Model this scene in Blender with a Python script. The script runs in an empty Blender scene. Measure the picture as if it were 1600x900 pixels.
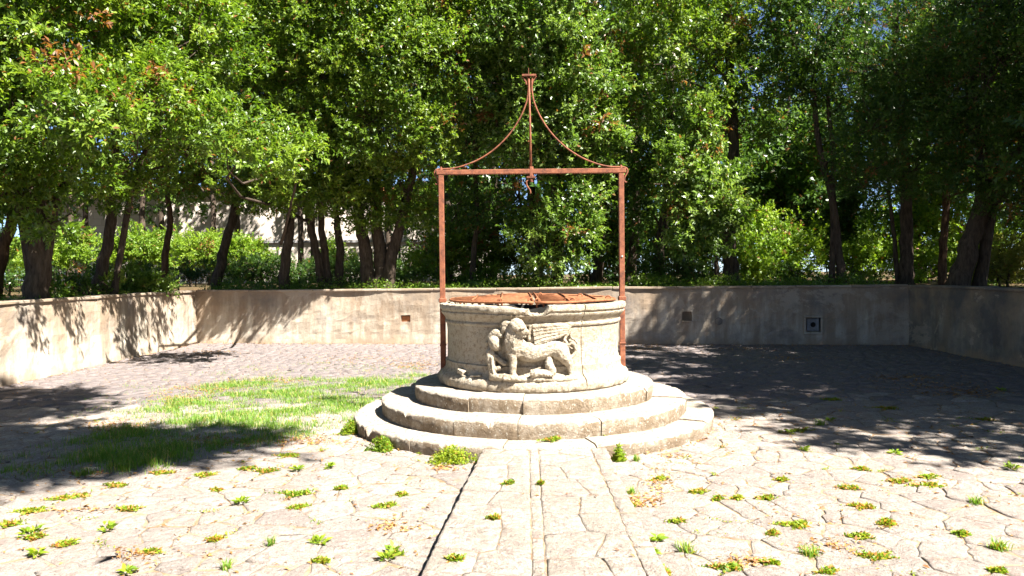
import bpy, bmesh, math, random
import numpy as np
from mathutils import Vector, Matrix, noise as mnoise

random.seed(7)
RNG = np.random.default_rng(11)
sc = bpy.context.scene
COL = sc.collection
rad = math.radians

# ------------------------------------------------------------------ camera
FPX = 1180.0                       # focal length in pixels of the 1600 px wide photograph
EYE = Vector((0, 0, 1.7))
PITCH, ROLL = rad(-1.26), rad(0.63)
F_ = Vector((0, math.cos(PITCH), math.sin(PITCH)))
U0 = Vector((0, -math.sin(PITCH), math.cos(PITCH)))
X0 = Vector((1, 0, 0))
U_ = (U0 * math.cos(ROLL) + X0 * math.sin(ROLL)).normalized()
R_ = F_.cross(U_).normalized()
cam_d = bpy.data.cameras.new('camera')
cam = bpy.data.objects.new('camera', cam_d)
COL.objects.link(cam)
m = Matrix.Identity(4)
for i in range(3):
    m[i][0], m[i][1], m[i][2], m[i][3] = R_[i], U_[i], -F_[i], EYE[i]
cam.matrix_world = m
cam_d.sensor_width = 36
cam_d.lens = FPX / 1600 * 36
cam_d.clip_end = 2000
sc.camera = cam

# ------------------------------------------------------------------ sky, sun, exposure
SUN_AZ, SUN_EL = rad(128), rad(51)          # azimuth from +Y towards +X
SUN = Vector((math.sin(SUN_AZ) * math.cos(SUN_EL), math.cos(SUN_AZ) * math.cos(SUN_EL), math.sin(SUN_EL)))
world = bpy.data.worlds.new('World')
sc.world = world
world.use_nodes = True
wn = world.node_tree
sky = wn.nodes.new('ShaderNodeTexSky')
sky.sky_type = 'NISHITA'
sky.sun_disc = False
sky.sun_elevation = SUN_EL
sky.sun_rotation = SUN_AZ
sky.ozone_density = 2.0
sky.air_density = 0.42
sky.dust_density = 0.2
wn.links.new(sky.outputs[0], wn.nodes['Background'].inputs[0])
wn.nodes['Background'].inputs[1].default_value = 0.05
sun_d = bpy.data.lights.new('sun', 'SUN')
sun_d.energy = 5.0
sun_d.angle = rad(0.5)
sun_d.color = (1.0, 0.955, 0.88)
sun = bpy.data.objects.new('sun', sun_d)
COL.objects.link(sun)
sun.rotation_euler = SUN.to_track_quat('Z', 'Y').to_euler()
sun.location = SUN * 60
sc.view_settings.view_transform = 'Standard'
sc.view_settings.look = 'None'
sc.view_settings.exposure = 2.26
sc.view_settings.gamma = 1.0
sc.cycles.max_bounces = 7
sc.cycles.diffuse_bounces = 4
sc.cycles.glossy_bounces = 2
sc.cycles.transmission_bounces = 4
sc.cycles.use_denoising = True
sc.cycles.caustics_reflective = False
sc.cycles.caustics_refractive = False


def ray(px, py):
    return F_ + R_ * ((px - 800) / FPX) - U_ * ((py - 450) / FPX)


def P(px, py, d):
    """point of the photograph's pixel at d metres in front of the camera"""
    r = ray(px, py)
    return EYE + r * (d / r.y)


def G(px, py, z=0.0):
    r = ray(px, py)
    return EYE + r * ((z - EYE.z) / r.z)


# ------------------------------------------------------------------ material helpers
class NT:
    def __init__(s, name):
        s.m = bpy.data.materials.new(name)
        s.m.use_nodes = True
        s.t = s.m.node_tree
        s.b = s.t.nodes['Principled BSDF']
        s.out = s.t.nodes['Material Output']

    def n(s, kind, **kw):
        nd = s.t.nodes.new('ShaderNode' + kind)
        for k, v in kw.items():
            setattr(nd, k, v)
        return nd

    def l(s, a, b):
        s.t.links.new(a, b)

    def coord(s):
        return s.n('NewGeometry').outputs['Position']

    def noise(s, scale, detail=4, rough=0.6, vec=None, stretch=None, dist=0.0):
        nd = s.n('TexNoise')
        nd.inputs['Scale'].default_value = scale
        nd.inputs['Detail'].default_value = detail
        nd.inputs['Roughness'].default_value = rough
        nd.inputs['Distortion'].default_value = dist
        v = vec or s.coord()
        if stretch:
            mp = s.n('Mapping')
            mp.inputs['Scale'].default_value = stretch
            s.l(v, mp.inputs['Vector'])
            v = mp.outputs[0]
        s.l(v, nd.inputs['Vector'])
        return nd.outputs['Fac']

    def ramp(s, fac, stops, interp='LINEAR'):
        nd = s.n('ValToRGB')
        cr = nd.color_ramp
        cr.interpolation = interp
        while len(cr.elements) < len(stops):
            cr.elements.new(0.5)
        for e, (p, c) in zip(cr.elements, stops):
            e.position = p
            e.color = (*c, 1) if len(c) == 3 else c
        s.l(fac, nd.inputs[0])
        return nd.outputs[0]

    def mix(s, fac, a, b, mode='MIX'):
        nd = s.n('MixRGB', blend_type=mode)
        for sock, v in zip(nd.inputs, (fac, a, b)):
            if isinstance(v, (int, float)):
                sock.default_value = v
            elif isinstance(v, tuple):
                sock.default_value = (*v, 1)
            else:
                s.l(v, sock)
        return nd.outputs[0]

    def math(s, op, a, b=0.0):
        nd = s.n('Math', operation=op)
        for sock, v in zip(nd.inputs, (a, b)):
            if isinstance(v, (int, float)):
                sock.default_value = v
            else:
                s.l(v, sock)
        return nd.outputs[0]

    def attr(s, name):
        return s.n('Attribute', attribute_name=name).outputs['Fac']

    def bump(s, h, strength, dist=0.02, prev=None):
        nd = s.n('Bump')
        nd.inputs['Strength'].default_value = strength
        nd.inputs['Distance'].default_value = dist
        s.l(h, nd.inputs['Height'])
        if prev is not None:
            s.l(prev, nd.inputs['Normal'])
        return nd.outputs[0]

    def done(s, col, rough=0.85, nrm=None, spec=0.3, metal=0.0):
        if isinstance(col, tuple):
            s.b.inputs['Base Color'].default_value = (*col, 1)
        else:
            s.l(col, s.b.inputs['Base Color'])
        if isinstance(rough, (int, float)):
            s.b.inputs['Roughness'].default_value = rough
        else:
            s.l(rough, s.b.inputs['Roughness'])
        s.b.inputs['Specular IOR Level'].default_value = spec
        s.b.inputs['Metallic'].default_value = metal
        if nrm is not None:
            s.l(nrm, s.b.inputs['Normal'])
        return s.m


BW = [(0, (0, 0, 0)), (1, (1, 1, 1))]


def mat_paving(name, stops, lichen, pale=(.58, .54, .47)):
    t = NT(name)
    base = t.ramp(t.attr('tone'), stops)
    n0 = t.noise(.55, 5, 0.6)
    base = t.mix(t.ramp(n0, [(0.40, (0, 0, 0)), (0.66, (.75, .75, .75))]), base, lichen)
    n1 = t.noise(4.5, 9, 0.76, dist=.8)
    base = t.mix(t.ramp(n1, [(0.46, (0, 0, 0)), (0.56, (.85, .85, .85))]), base, lichen)
    n4 = t.noise(5, 7, 0.75)
    base = t.mix(t.ramp(n4, [(0.57, (0, 0, 0)), (0.66, (.85, .85, .85))]), base, (.33, .225, .15))
    n2 = t.noise(21, 7, 0.75)
    base = t.mix(t.ramp(n2, [(0.55, (0, 0, 0)), (0.63, (.9, .9, .9))]), base, (.21, .17, .15))
    n6 = t.noise(11, 8, 0.78, dist=1.2)
    base = t.mix(t.ramp(n6, [(0.52, (0, 0, 0)), (0.60, (.8, .8, .8))]), base, (.27, .205, .18))
    n5 = t.noise(26, 5, 0.7)
    base = t.mix(t.ramp(n5, [(0.30, (.85, .85, .85)), (0.43, (0, 0, 0))]), base, pale)
    n3 = t.noise(85, 4, 0.7)
    base = t.mix(t.ramp(n3, [(0.58, (0, 0, 0)), (0.66, (.9, .9, .9))]), base, (.10, .08, .07))
    h = t.math('ADD', t.noise(9, 9, 0.7), t.math('MULTIPLY', t.noise(48, 6, 0.75), 0.6))
    return t.done(base, 0.9, t.bump(h, 1.0, 0.05), 0.2)


M_PAVE = mat_paving('worn_limestone_paving', [(0, (.15, .13, .125)), (.4, (.38, .337, .29)), (1, (.49, .44, .375))], (.315, .27, .24))
M_COBBLE = mat_paving('grey_worn_cobbles', [(0, (.17, .15, .15)), (1, (.30, .265, .25))], (.205, .175, .17), (.36, .33, .30))
M_PATH = mat_paving('pale_path_limestone', [(0, (.39, .345, .29)), (1, (.50, .445, .38))], (.31, .265, .22))


def mat_bed():
    t = NT('earth_joint_filling')
    n = t.noise(6, 6, 0.7)
    c = t.ramp(n, [(0.3, (.13, .08, .045)), (0.45, (.24, .165, .10)), (0.62, (.32, .25, .18)), (0.8, (.19, .16, .07))])
    return t.done(c, 0.95, t.bump(t.noise(40, 5, 0.7), 0.8, 0.02), 0.1)


M_BED = mat_bed()


def mat_pathbed():
    t = NT('sandy_joint_filling')
    c = t.ramp(t.noise(7, 6, 0.7), [(0.32, (.14, .085, .05)), (0.5, (.26, .19, .125)), (0.68, (.36, .30, .23))])
    return t.done(c, 0.95, t.bump(t.noise(40, 5, 0.7), 0.8, 0.02), 0.1)


M_PATHBED = mat_pathbed()


def mat_stone(name, pale, mid, stain, riser=True):
    """weathered limestone; upright faces carry brown-grey weathering, as the steps do"""
    t = NT(name)
    n1 = t.noise(3.0, 7, 0.65)
    base = t.mix(t.ramp(n1, [(0.35, (0, 0, 0)), (0.7, (1, 1, 1))]), pale, mid)
    n2 = t.noise(24, 6, 0.7)
    base = t.mix(t.ramp(n2, [(0.51, (0, 0, 0)), (0.62, (.8, .8, .8))]), base, (.24, .18, .12))
    n3 = t.noise(90, 4, 0.7)
    base = t.mix(t.ramp(n3, [(0.58, (0, 0, 0)), (0.68, (.85, .85, .85))]), base, (.08, .06, .045))
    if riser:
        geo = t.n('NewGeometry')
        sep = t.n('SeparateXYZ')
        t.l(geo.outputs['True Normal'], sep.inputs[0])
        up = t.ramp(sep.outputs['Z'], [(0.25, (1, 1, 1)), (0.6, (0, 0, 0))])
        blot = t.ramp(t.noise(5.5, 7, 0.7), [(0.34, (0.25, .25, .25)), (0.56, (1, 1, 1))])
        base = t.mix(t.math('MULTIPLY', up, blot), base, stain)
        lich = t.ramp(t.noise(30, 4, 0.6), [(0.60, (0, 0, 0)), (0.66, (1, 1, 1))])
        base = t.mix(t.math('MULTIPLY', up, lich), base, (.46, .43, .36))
    h = t.math('ADD', t.noise(11, 8, 0.65), t.math('MULTIPLY', t.noise(70, 4, 0.75), 0.5))
    return t.done(base, 0.9, t.bump(h, 1.0, 0.035), 0.2)


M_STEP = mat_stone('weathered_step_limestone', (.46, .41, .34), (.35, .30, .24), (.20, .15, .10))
M_WELL = mat_stone('carved_wellhead_limestone', (.47, .41, .32), (.36, .30, .215), (.3, .25, .18), riser=False)


def mat_wall(name, cream, tan, grey, greyness):
    t = NT(name)
    p = t.coord()
    streak = t.noise(1.0, 6, 0.65, vec=p, stretch=(3.2, 3.2, 0.45))
    blot = t.noise(1.3, 7, 0.68, vec=p)
    base = t.mix(t.ramp(streak, [(0.40, (0, 0, 0)), (0.60, (1, 1, 1))]), cream, tan)
    sep = t.n('SeparateXYZ')
    t.l(p, sep.inputs[0])
    high = t.ramp(t.math('ADD', t.math('MULTIPLY', sep.outputs['Z'], 0.45), t.math('MULTIPLY', streak, 0.9)),
                  [(0.60, (0, 0, 0)), (0.92, (1, 1, 1))])
    base = t.mix(t.math('MULTIPLY', high, 0.75), base, (.26, .19, .13))
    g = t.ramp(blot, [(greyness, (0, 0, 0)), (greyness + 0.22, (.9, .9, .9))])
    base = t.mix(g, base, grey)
    low = t.ramp(t.math('ADD', sep.outputs['Z'], t.math('MULTIPLY', t.noise(2.2, 7, .7, vec=p), .9)), [(0.42, (.8, .8, .8)), (0.62, (0, 0, 0))])
    base = t.mix(low, base, (.30, .22, .15))
    patch = t.ramp(t.noise(.8, 9, .75, vec=p, dist=.5), [(0.56, (0, 0, 0)), (0.59, (.6, .6, .6))])
    base = t.mix(patch, base, (.40, .34, .27))
    sp = t.ramp(t.noise(30, 6, 0.75), [(0.57, (0, 0, 0)), (0.70, (.85, .85, .85))])
    base = t.mix(sp, base, (.20, .15, .11))
    h = t.math('ADD', t.noise(5, 7, 0.65), t.math('MULTIPLY', t.noise(55, 5, 0.7), 0.4))
    return t.done(base, 0.92, t.bump(h, 0.6, 0.03), 0.15)


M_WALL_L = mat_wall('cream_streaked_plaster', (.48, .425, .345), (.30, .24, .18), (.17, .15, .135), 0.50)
M_WALL_R = mat_wall('darker_grey_plaster', (.29, .265, .23), (.20, .18, .155), (.10, .098, .10), 0.40)  # same plaster recipe in darker, greyer tones with more blotches


def mat_rust():
    t = NT('flaking_rusty_iron')
    n = t.noise(14, 6, 0.7)
    c = t.ramp(n, [(0.3, (.07, .03, .022)), (0.44, (.16, .056, .03)), (0.60, (.25, .088, .042)), (0.75, (.20, .13, .10))])
    return t.done(c, 0.75, t.bump(t.noise(90, 5, 0.7), 0.5, 0.006), 0.35, 0.15)


M_RUST = mat_rust()


def mat_rust2():
    t = NT('pale_orange_rust')
    n = t.noise(18, 6, 0.7)
    c = t.ramp(n, [(0.3, (.12, .04, .018)), (0.5, (.24, .09, .038)), (0.75, (.34, .15, .07))])
    return t.done(c, 0.8, t.bump(t.noise(90, 5, 0.7), 0.5, 0.006), 0.3, 0.1)


M_RUST2 = mat_rust2()


def mat_plain(name, c, rough=0.8, metal=0.0, var=0.35):
    t = NT(name)
    n = t.noise(12, 5, 0.7)
    d = tuple(x * (1 - var) for x in c)
    col = t.mix(t.ramp(n, [(0.35, (0, 0, 0)), (0.65, (1, 1, 1))]), c, d)
    return t.done(col, rough, t.bump(t.noise(50, 4, 0.7), 0.4, 0.01), 0.3, metal)


M_BRICK = mat_plain('orange_brown_brick', (.42, .17, .07))
M_METAL = mat_plain('dull_zinc_plate', (.26, .265, .28), 0.5, 0.3)
M_DARK = mat_plain('hollow_shade_black', (.012, .011, .010))  # near-black stand-in for the shade inside the well and spout
M_POLE = mat_plain('dark_painted_steel', (.03, .03, .03), 0.5, 0.3)


def mat_bark(name, a, b):
    t = NT(name)
    n = t.noise(6, 7, 0.7, stretch=(3, 3, 0.7))
    c = t.ramp(n, [(0.3, a), (0.62, b), (0.8, tuple(x * 1.35 for x in b))])
    h = t.noise(14, 8, 0.75, stretch=(2.5, 2.5, 0.5))
    return t.done(c, 0.95, t.bump(h, 1.0, 0.05), 0.1)


M_BARK = mat_bark('grey_brown_bark', (.03, .022, .016), (.12, .09, .068))
M_BARK2 = mat_bark('reddish_brown_bark', (.035, .02, .013), (.15, .09, .055))


def mat_leaf(name, stops, dead=(.20, .085, .03), transl=0.45, rough=0.38, spec=0.5):
    """per-leaf tone in 0..1 gives the leaf's own colour; tones above 0.9 are dead leaves"""
    t = NT(name)
    tone = t.attr('tone')
    st = [(p * 0.9, c) for p, c in stops] + [(0.905, dead), (1.0, tuple(min(1, x * 1.5) for x in dead))]
    col = t.ramp(tone, st)
    t.done(col, rough, None, spec)
    tr = t.n('BsdfTranslucent')
    tc = t.mix(1.0, col, (1.25, 1.3, 0.55), 'MULTIPLY')
    t.l(tc, tr.inputs[0])
    mx = t.n('MixShader')
    mx.inputs[0].default_value = transl
    t.l(t.b.outputs[0], mx.inputs[1])
    t.l(tr.outputs[0], mx.inputs[2])
    t.l(mx.outputs[0], t.out.inputs[0])
    return t.m


M_OAK = mat_leaf('holm_oak_leaf', [(0, (.05, .10, .010)), (.5, (.122, .212, .016)), (1, (.245, .325, .04))], spec=.75, rough=.42)
M_OAKDK = mat_leaf('dark_evergreen_leaf', [(0, (.03, .07, .014)), (.5, (.058, .122, .02)), (1, (.11, .185, .034))])
M_LAUREL = mat_leaf('glossy_laurel_leaf', [(0, (.055, .11, .016)), (.5, (.122, .212, .03)), (1, (.24, .325, .075))], rough=0.38, spec=.85)
M_LIGHT = mat_leaf('bright_deciduous_leaf', [(0, (.09, .17, .015)), (.5, (.16, .27, .02)), (1, (.27, .36, .03))], transl=0.45, rough=0.5)
M_YELLOW = mat_leaf('yellow_green_shrub_leaf', [(0, (.13, .17, .03)), (.5, (.24, .25, .05)), (1, (.36, .32, .09))], transl=0.4, rough=0.5)
M_GRASS = mat_leaf('grass_blade', [(0, (.09, .20, .02)), (.5, (.15, .29, .03)), (1, (.27, .38, .05))], dead=(.46, .36, .14), transl=0.45, rough=0.5)
M_WEED = mat_leaf('weed_leaf', [(0, (.11, .20, .02)), (.5, (.19, .29, .02)), (1, (.33, .37, .03))], dead=(.40, .20, .06), transl=0.4, rough=0.5)
M_LITTER = mat_leaf('dry_fallen_leaf', [(0, (.22, .10, .035)), (.5, (.38, .19, .06)), (1, (.52, .30, .10))], dead=(.18, .09, .05), transl=0.2, rough=0.7)


def mat_ground():
    t = NT('woodland_floor')
    n = t.noise(1.1, 6, 0.7)
    c = t.ramp(n, [(0.32, (.05, .075, .016)), (0.47, (.09, .07, .035)), (0.6, (.17, .105, .055)), (0.75, (.10, .13, .03))])
    c = t.mix(t.ramp(t.noise(25, 5, .7), [(.45, (0, 0, 0)), (.65, (1, 1, 1))]), c, (.05, .035, .02))
    return t.done(c, 0.95, t.bump(t.noise(20, 6, 0.7), 0.9, 0.06), 0.1)


M_GROUND = mat_ground()


def mat_building():
    t = NT('pale_weathered_masonry')
    n = t.noise(0.5, 7, 0.7)
    c = t.ramp(n, [(0.3, (.40, .34, .29)), (0.55, (.50, .44, .38)), (0.75, (.35, .29, .24))])
    br = t.n('TexBrick')
    br.inputs['Scale'].default_value = 1.0
    br.inputs['Color1'].default_value = (.62, .55, .48, 1)
    br.inputs['Color2'].default_value = (.50, .43, .37, 1)
    br.inputs['Mortar'].default_value = (.40, .35, .30, 1)
    br.inputs['Brick Width'].default_value = 0.9
    br.inputs['Row Height'].default_value = 0.4
    mp = t.n('Mapping')
    mp.inputs['Rotation'].default_value = (rad(90), 0, 0)
    t.l(t.coord(), mp.inputs[0])
    t.l(mp.outputs[0], br.inputs[0])
    c = t.mix(0.5, c, br.outputs[0])
    return t.done(c, 0.95, t.bump(t.noise(4, 6, 0.7), 0.5, 0.05), 0.1)


M_BUILD = mat_building()

# ------------------------------------------------------------------ object helpers


def link(name, mesh, mat, parent=None):
    o = bpy.data.objects.new(name, mesh)
    if mat is not None and len(mesh.materials) == 0:
        mesh.materials.append(mat)
    COL.objects.link(o)
    if parent is not None:
        o.parent = parent
    return o


def tag(o, label=None, cat=None, group=None, kind=None):
    if label:
        o['label'] = label
    if cat:
        o['category'] = cat
    if group:
        o['group'] = group
    if kind:
        o['kind'] = kind
    return o


def empty(name, loc, label=None, cat=None, group=None):
    o = bpy.data.objects.new(name, None)
    o.empty_display_size = 0.1
    o.location = loc
    COL.objects.link(o)
    return tag(o, label, cat, group)


def under(o, root):
    """parent keeping world coordinates (roots only carry a location)"""
    o.parent = root
    if root.type == 'EMPTY':            # parts modelled in world coordinates; sub-parts share their part's space
        o.matrix_parent_inverse = Matrix.Translation(-Vector(root.location))
    return o


def mesh_np(name, verts, faces, smooth=False, tone=None):
    """verts (n,3); faces (k,m) array with one face size"""
    me = bpy.data.meshes.new(name)
    v = np.asarray(verts, dtype=np.float32)
    f = np.asarray(faces, dtype=np.int32)
    me.vertices.add(len(v))
    me.vertices.foreach_set('co', v.ravel())
    k = f.shape[1]
    me.loops.add(f.size)
    me.loops.foreach_set('vertex_index', f.ravel())
    me.polygons.add(len(f))
    me.polygons.foreach_set('loop_start', np.arange(0, f.size, k, dtype=np.int32))
    me.polygons.foreach_set('loop_total', np.full(len(f), k, dtype=np.int32))
    if smooth:
        me.polygons.foreach_set('use_smooth', np.ones(len(f), dtype=bool))
    if tone is not None:
        a = me.attributes.new('tone', 'FLOAT', 'FACE')
        a.data.foreach_set('value', np.asarray(tone, dtype=np.float32))
    me.update(calc_edges=True)
    return me


def mesh_py(name, verts, faces, smooth=False, tone=None):
    me = bpy.data.meshes.new(name)
    me.from_pydata([tuple(v) for v in verts], [], faces)
    if smooth:
        me.polygons.foreach_set('use_smooth', np.ones(len(me.polygons), dtype=bool))
    if tone is not None:
        a = me.attributes.new('tone', 'FLOAT', 'FACE')
        tv = tone if hasattr(tone, '__len__') else [tone] * len(me.polygons)
        a.data.foreach_set('value', np.asarray(tv, dtype=np.float32))
    me.update()
    return me


class MB:
    """collects tubes and boxes into one mesh"""

    def __init__(s):
        s.v, s.f = [], []

    def tube(s, pts, radii, sides=8, cap=True, flat=1.0):
        pts = [Vector(p) for p in pts]
        if not hasattr(radii, '__len__'):
            radii = [radii] * len(pts)
        b = len(s.v)
        prev = None
        for i, p in enumerate(pts):
            d = (pts[min(i + 1, len(pts) - 1)] - pts[max(i - 1, 0)]).normalized()
            if prev is None:
                ref = Vector((0, 0, 1)) if abs(d.z) < 0.9 else Vector((1, 0, 0))
                u = d.cross(ref).normalized()
            else:
                u = (prev - d * prev.dot(d)).normalized()
            prev = u
            w = d.cross(u)
            for k in range(sides):
                a = 2 * math.pi * (k + 0.5) / sides
                s.v.append(p + (u * math.cos(a) + w * math.sin(a) * flat) * radii[i])
        n = len(pts)
        for i in range(n - 1):
            for k in range(sides):
                k2 = (k + 1) % sides
                s.f.append((b + i * sides + k, b + i * sides + k2, b + (i + 1) * sides + k2, b + (i + 1) * sides + k))
        if cap:
            s.f.append(tuple(b + k for k in range(sides))[::-1])
            s.f.append(tuple(b + (n - 1) * sides + k for k in range(sides)))

    def box(s, c, size, rot=None):
        b = len(s.v)
        c = Vector(c)
        for x in (-.5, .5):
            for y in (-.5, .5):
                for z in (-.5, .5):
                    p = Vector((x * size[0], y * size[1], z * size[2]))
                    if rot:
                        p = rot @ p
                    s.v.append(c + p)
        for q in ((0, 1, 3, 2), (4, 6, 7, 5), (0, 4, 5, 1), (2, 3, 7, 6), (0, 2, 6, 4), (1, 5, 7, 3)):
            s.f.append(tuple(b + i for i in q))

    def build(s, name, mat, root=None, smooth=False, bevel=0.0, tone=None):
        me = mesh_py(name, s.v, s.f, smooth, tone)
        if bevel:
            bm = bmesh.new()
            bm.from_mesh(me)
            bmesh.ops.bevel(bm, geom=[e for e in bm.edges if len(e.link_faces) == 2 and e.calc_face_angle(0) > 0.6],
                            offset=bevel, segments=1, affect='EDGES')
            bm.to_mesh(me)
            bm.free()
        o = link(name, me, mat)
        if root is not None:
            under(o, root)
        return o


def fnoise(x, y=0.0, seed=0):
    """cheap smooth value in about -1..1"""
    return (math.sin(x * 1.7 + seed * 1.3 + 2.1 * math.sin(y * 1.1 + seed)) + 0.6 * math.sin(x * 4.1 - y * 3.3 + seed * 2.7)
            + 0.4 * math.sin(x * 9.7 + y * 7.9 + seed * 0.7)) / 2.0


def frac(x, y, z, oct_=5, h=0.8):
    return mnoise.fractal(Vector((x, y, z)), h, 2.1, oct_)


# ------------------------------------------------------------------ court: ground sheet, floor bed, walls
CX, CY = 0.233, 8.71                 # well axis
LBK, RBK = Vector((-7.82, 18.68, 0)), Vector((8.56, 16.30, 0))     # rear corners of the court
LFR, RFR = Vector((-8.10, -9.0, 0)), Vector((8.15, -9.0, 0))
WALL_H, WALL_T = 1.27, 0.34
OUT_Z = 1.20

# outer woodland ground: a ring sheet from the court walls to the horizon, gently uneven
loops = []
hole = [LBK + Vector((-.15, .15, 0)), RBK + Vector((.15, .15, 0)), RFR + Vector((.15, -.15, 0)), LFR + Vector((-.15, -.15, 0))]


def ring_pts(scale_out, n=160):
    per = []
    for i in range(n):
        t = i / n * 4
        a, b = hole[int(t) % 4], hole[(int(t) + 1) % 4]
        per.append(a.lerp(b, t - int(t)))
    c = Vector((0, 5, 0))
    return [p + (p - c).normalized() * scale_out for p in per]


gv, gf = [], []
outs = [0, .4, 1, 2, 3.5, 6, 9, 13, 18, 26, 40, 70, 140, 300, 700]
for k, s in enumerate(outs):
    for p in ring_pts(s):
        z = OUT_Z + (0 if k < 1 else 0.05 * fnoise(p.x * .6, p.y * .6, 3)) - (0 if s < 20 else 0.004 * (s - 20))
        gv.append((p.x, p.y, z))
for k in range(len(outs) - 1):
    for i in range(160):
        j = (i + 1) % 160
        gf.append((k * 160 + i, k * 160 + j, (k + 1) * 160 + j, (k + 1) * 160 + i))
ground = tag(link('ground', mesh_py('ground', gv, gf, True), M_GROUND), kind='structure')

fv = [(-8.1, -9.1, -.002), (8.6, -9.1, -.002), (8.7, 18.75, -.002), (-8.1, 18.75, -.002)]
floor = tag(link('court_floor', mesh_py('court_floor', fv, [(0, 1, 2, 3)]), M_BED), kind='structure')


def court_wall(name, A, B, mat, label, holes=(), seed=1, lean=0.03):
    """plastered wall from A to B (court side on the right-hand of A->B seen from above); holes (s0,s1,z0,z1) along it"""
    d = (B - A)
    L = d.length
    d.normalize()
    n = Vector((d.y, -d.x, 0))                 # towards the court
    root = empty(name, A, label, 'wall')
    ss = {-.25, 0.0, L, L + .25}
    k = 0.0
    while k < L:
        ss.add(round(k, 3))
        k += 0.12
    for h in holes:
        ss |= {h[0], h[1]}
    zs = {0.0 - .03, WALL_H}
    for i in range(1, 11):
        zs.add(i * WALL_H / 11)
    for h in holes:
        zs |= {h[2], h[3]}
    ss, zs = sorted(ss), sorted(zs)
    V, Fc = [], []

    def inhole(s, z):
        return any(h[0] < s < h[1] and h[2] < z < h[3] for h in holes)

    def edge(s, z):
        return any(h[0] - 1e-6 <= s <= h[1] + 1e-6 and h[2] - 1e-6 <= z <= h[3] + 1e-6 for h in holes)
    idx = {}
    for i, s in enumerate(ss):
        for j, z in enumerate(zs):
            off = 0.0 if edge(s, z) else 0.03 * frac(s * .9, z * 1.3, seed, 5, .6)
            if z < 0.2 and not edge(s, z):
                off += 0.02 * max(0, 0.2 - z) / 0.2
            idx[i, j] = len(V)
            V.append(A + d * s + n * (off - lean * z / WALL_H) + Vector((0, 0, z)))
    for i in range(len(ss) - 1):
        for j in range(len(zs) - 1):
            if not inhole((ss[i] + ss[i + 1]) / 2, (zs[j] + zs[j + 1]) / 2):
                Fc.append((idx[i, j], idx[i, j + 1], idx[i + 1, j + 1], idx[i + 1, j]))
    # hole reveals and backs
    for h in holes:
        q = [(h[0], h[2]), (h[1], h[2]), (h[1], h[3]), (h[0], h[3])]
        b = len(V)
        for s, z in q:
            V.append(A + d * s + n * (-lean * z / WALL_H) + Vector((0, 0, z)))
        for s, z in q:
            V.append(A + d * s - n * 0.17 + Vector((0, 0, z)))
        for e in range(4):
            g = (e + 1) % 4
            Fc.append((b + e, b + g, b + 4 + g, b + 4 + e))
        Fc.append((b + 4, b + 5, b + 6, b + 7))
    # top, back, ends
    b = len(V)
    for s in (-.25, L + .25):
        V.append(A + d * s - n * lean + Vector((0, 0, WALL_H)))
        V.append(A + d * s - n * WALL_T + Vector((0, 0, WALL_H)))
        V.append(A + d * s - n * WALL_T + Vector((0, 0, -.03)))
        V.append(A + d * s + Vector((0, 0, -.03)))
    Fc += [(b, b + 1, b + 5, b + 4), (b + 1, b + 2, b + 6, b + 5), (b, b + 3, b + 2, b + 1), (b + 4, b + 5, b + 6, b + 7)]
    o = link('plaster_face', mesh_py(name, V, Fc, False), mat)
    under(o, root)
    # coping slabs laid end to end, slightly proud
    s = 0.0
    rr = random.Random(seed)
    while s < L - 0.05:
        e = min(L, s + rr.uniform(0.9, 1.7))
        if L - e < .4:
            e = L
        mb = MB()
        c = A + d * ((s + e) / 2) - n * (WALL_T / 2 + lean - 0.03) + Vector((0, 0, WALL_H + 0.026 + rr.uniform(-.006, .004)))
        rot = Matrix(((d.x, -n.x, 0), (d.y, -n.y, 0), (0, 0, 1)))
        rot = rot @ Matrix.Rotation(rr.uniform(-.008, .008), 3, 'Y') @ Matrix.Rotation(rr.uniform(-.006, .006), 3, 'Z')
        mb.box(c, (e - s - 0.012, WALL_T + .02 + rr.uniform(-.01, .01), 0.05), rot)
        mb.build('coping_slab', mat, root, bevel=0.008)
        s = e
    return root, d, n


def s_of(A, B, px, py):
    """distance along the wall line A-B at which a pixel's ray meets it, and the height there"""
    r = ray(px, py)
    d = (B - A).normalized()
    n = Vector((d.y, -d.x, 0))
    t = (A - EYE).dot(n) / r.dot(n)
    p = EYE + r * t
    return (p - A).dot(d), p.z


def hole_px(x0, y0, x1, y1):
    s0, za = s_of(LBK, RBK, x0, y1)
    s1, zb = s_of(LBK, RBK, x1, y0)
    return (round(s0, 3), round(s1, 3), round(za, 3), round(zb, 3))


h_brick = hole_px(626, 492.5, 641, 503)
h_dark = hole_px(1066, 487, 1081, 501.5)
h_sp = hole_px(1259, 496, 1283, 519)
wl, _, _ = court_wall('court_wall', LFR, LBK, M_WALL_L, 'sunlit cream plaster wall with leaf shadows, at the left end of the court', seed=2)
wb, bd, bn = court_wall('court_wall', LBK, RBK, M_WALL_L, 'long plaster wall across the back of the court, behind the well', (h_brick, h_dark, h_sp), seed=5)
wr, _, _ = court_wall('court_wall', RBK, RFR, M_WALL_R, 'grey wall in full shade at the right end of the court', seed=9)


def on_back(s, z, out):
    return LBK + bd * s + bn * out + Vector((0, 0, z))


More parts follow.
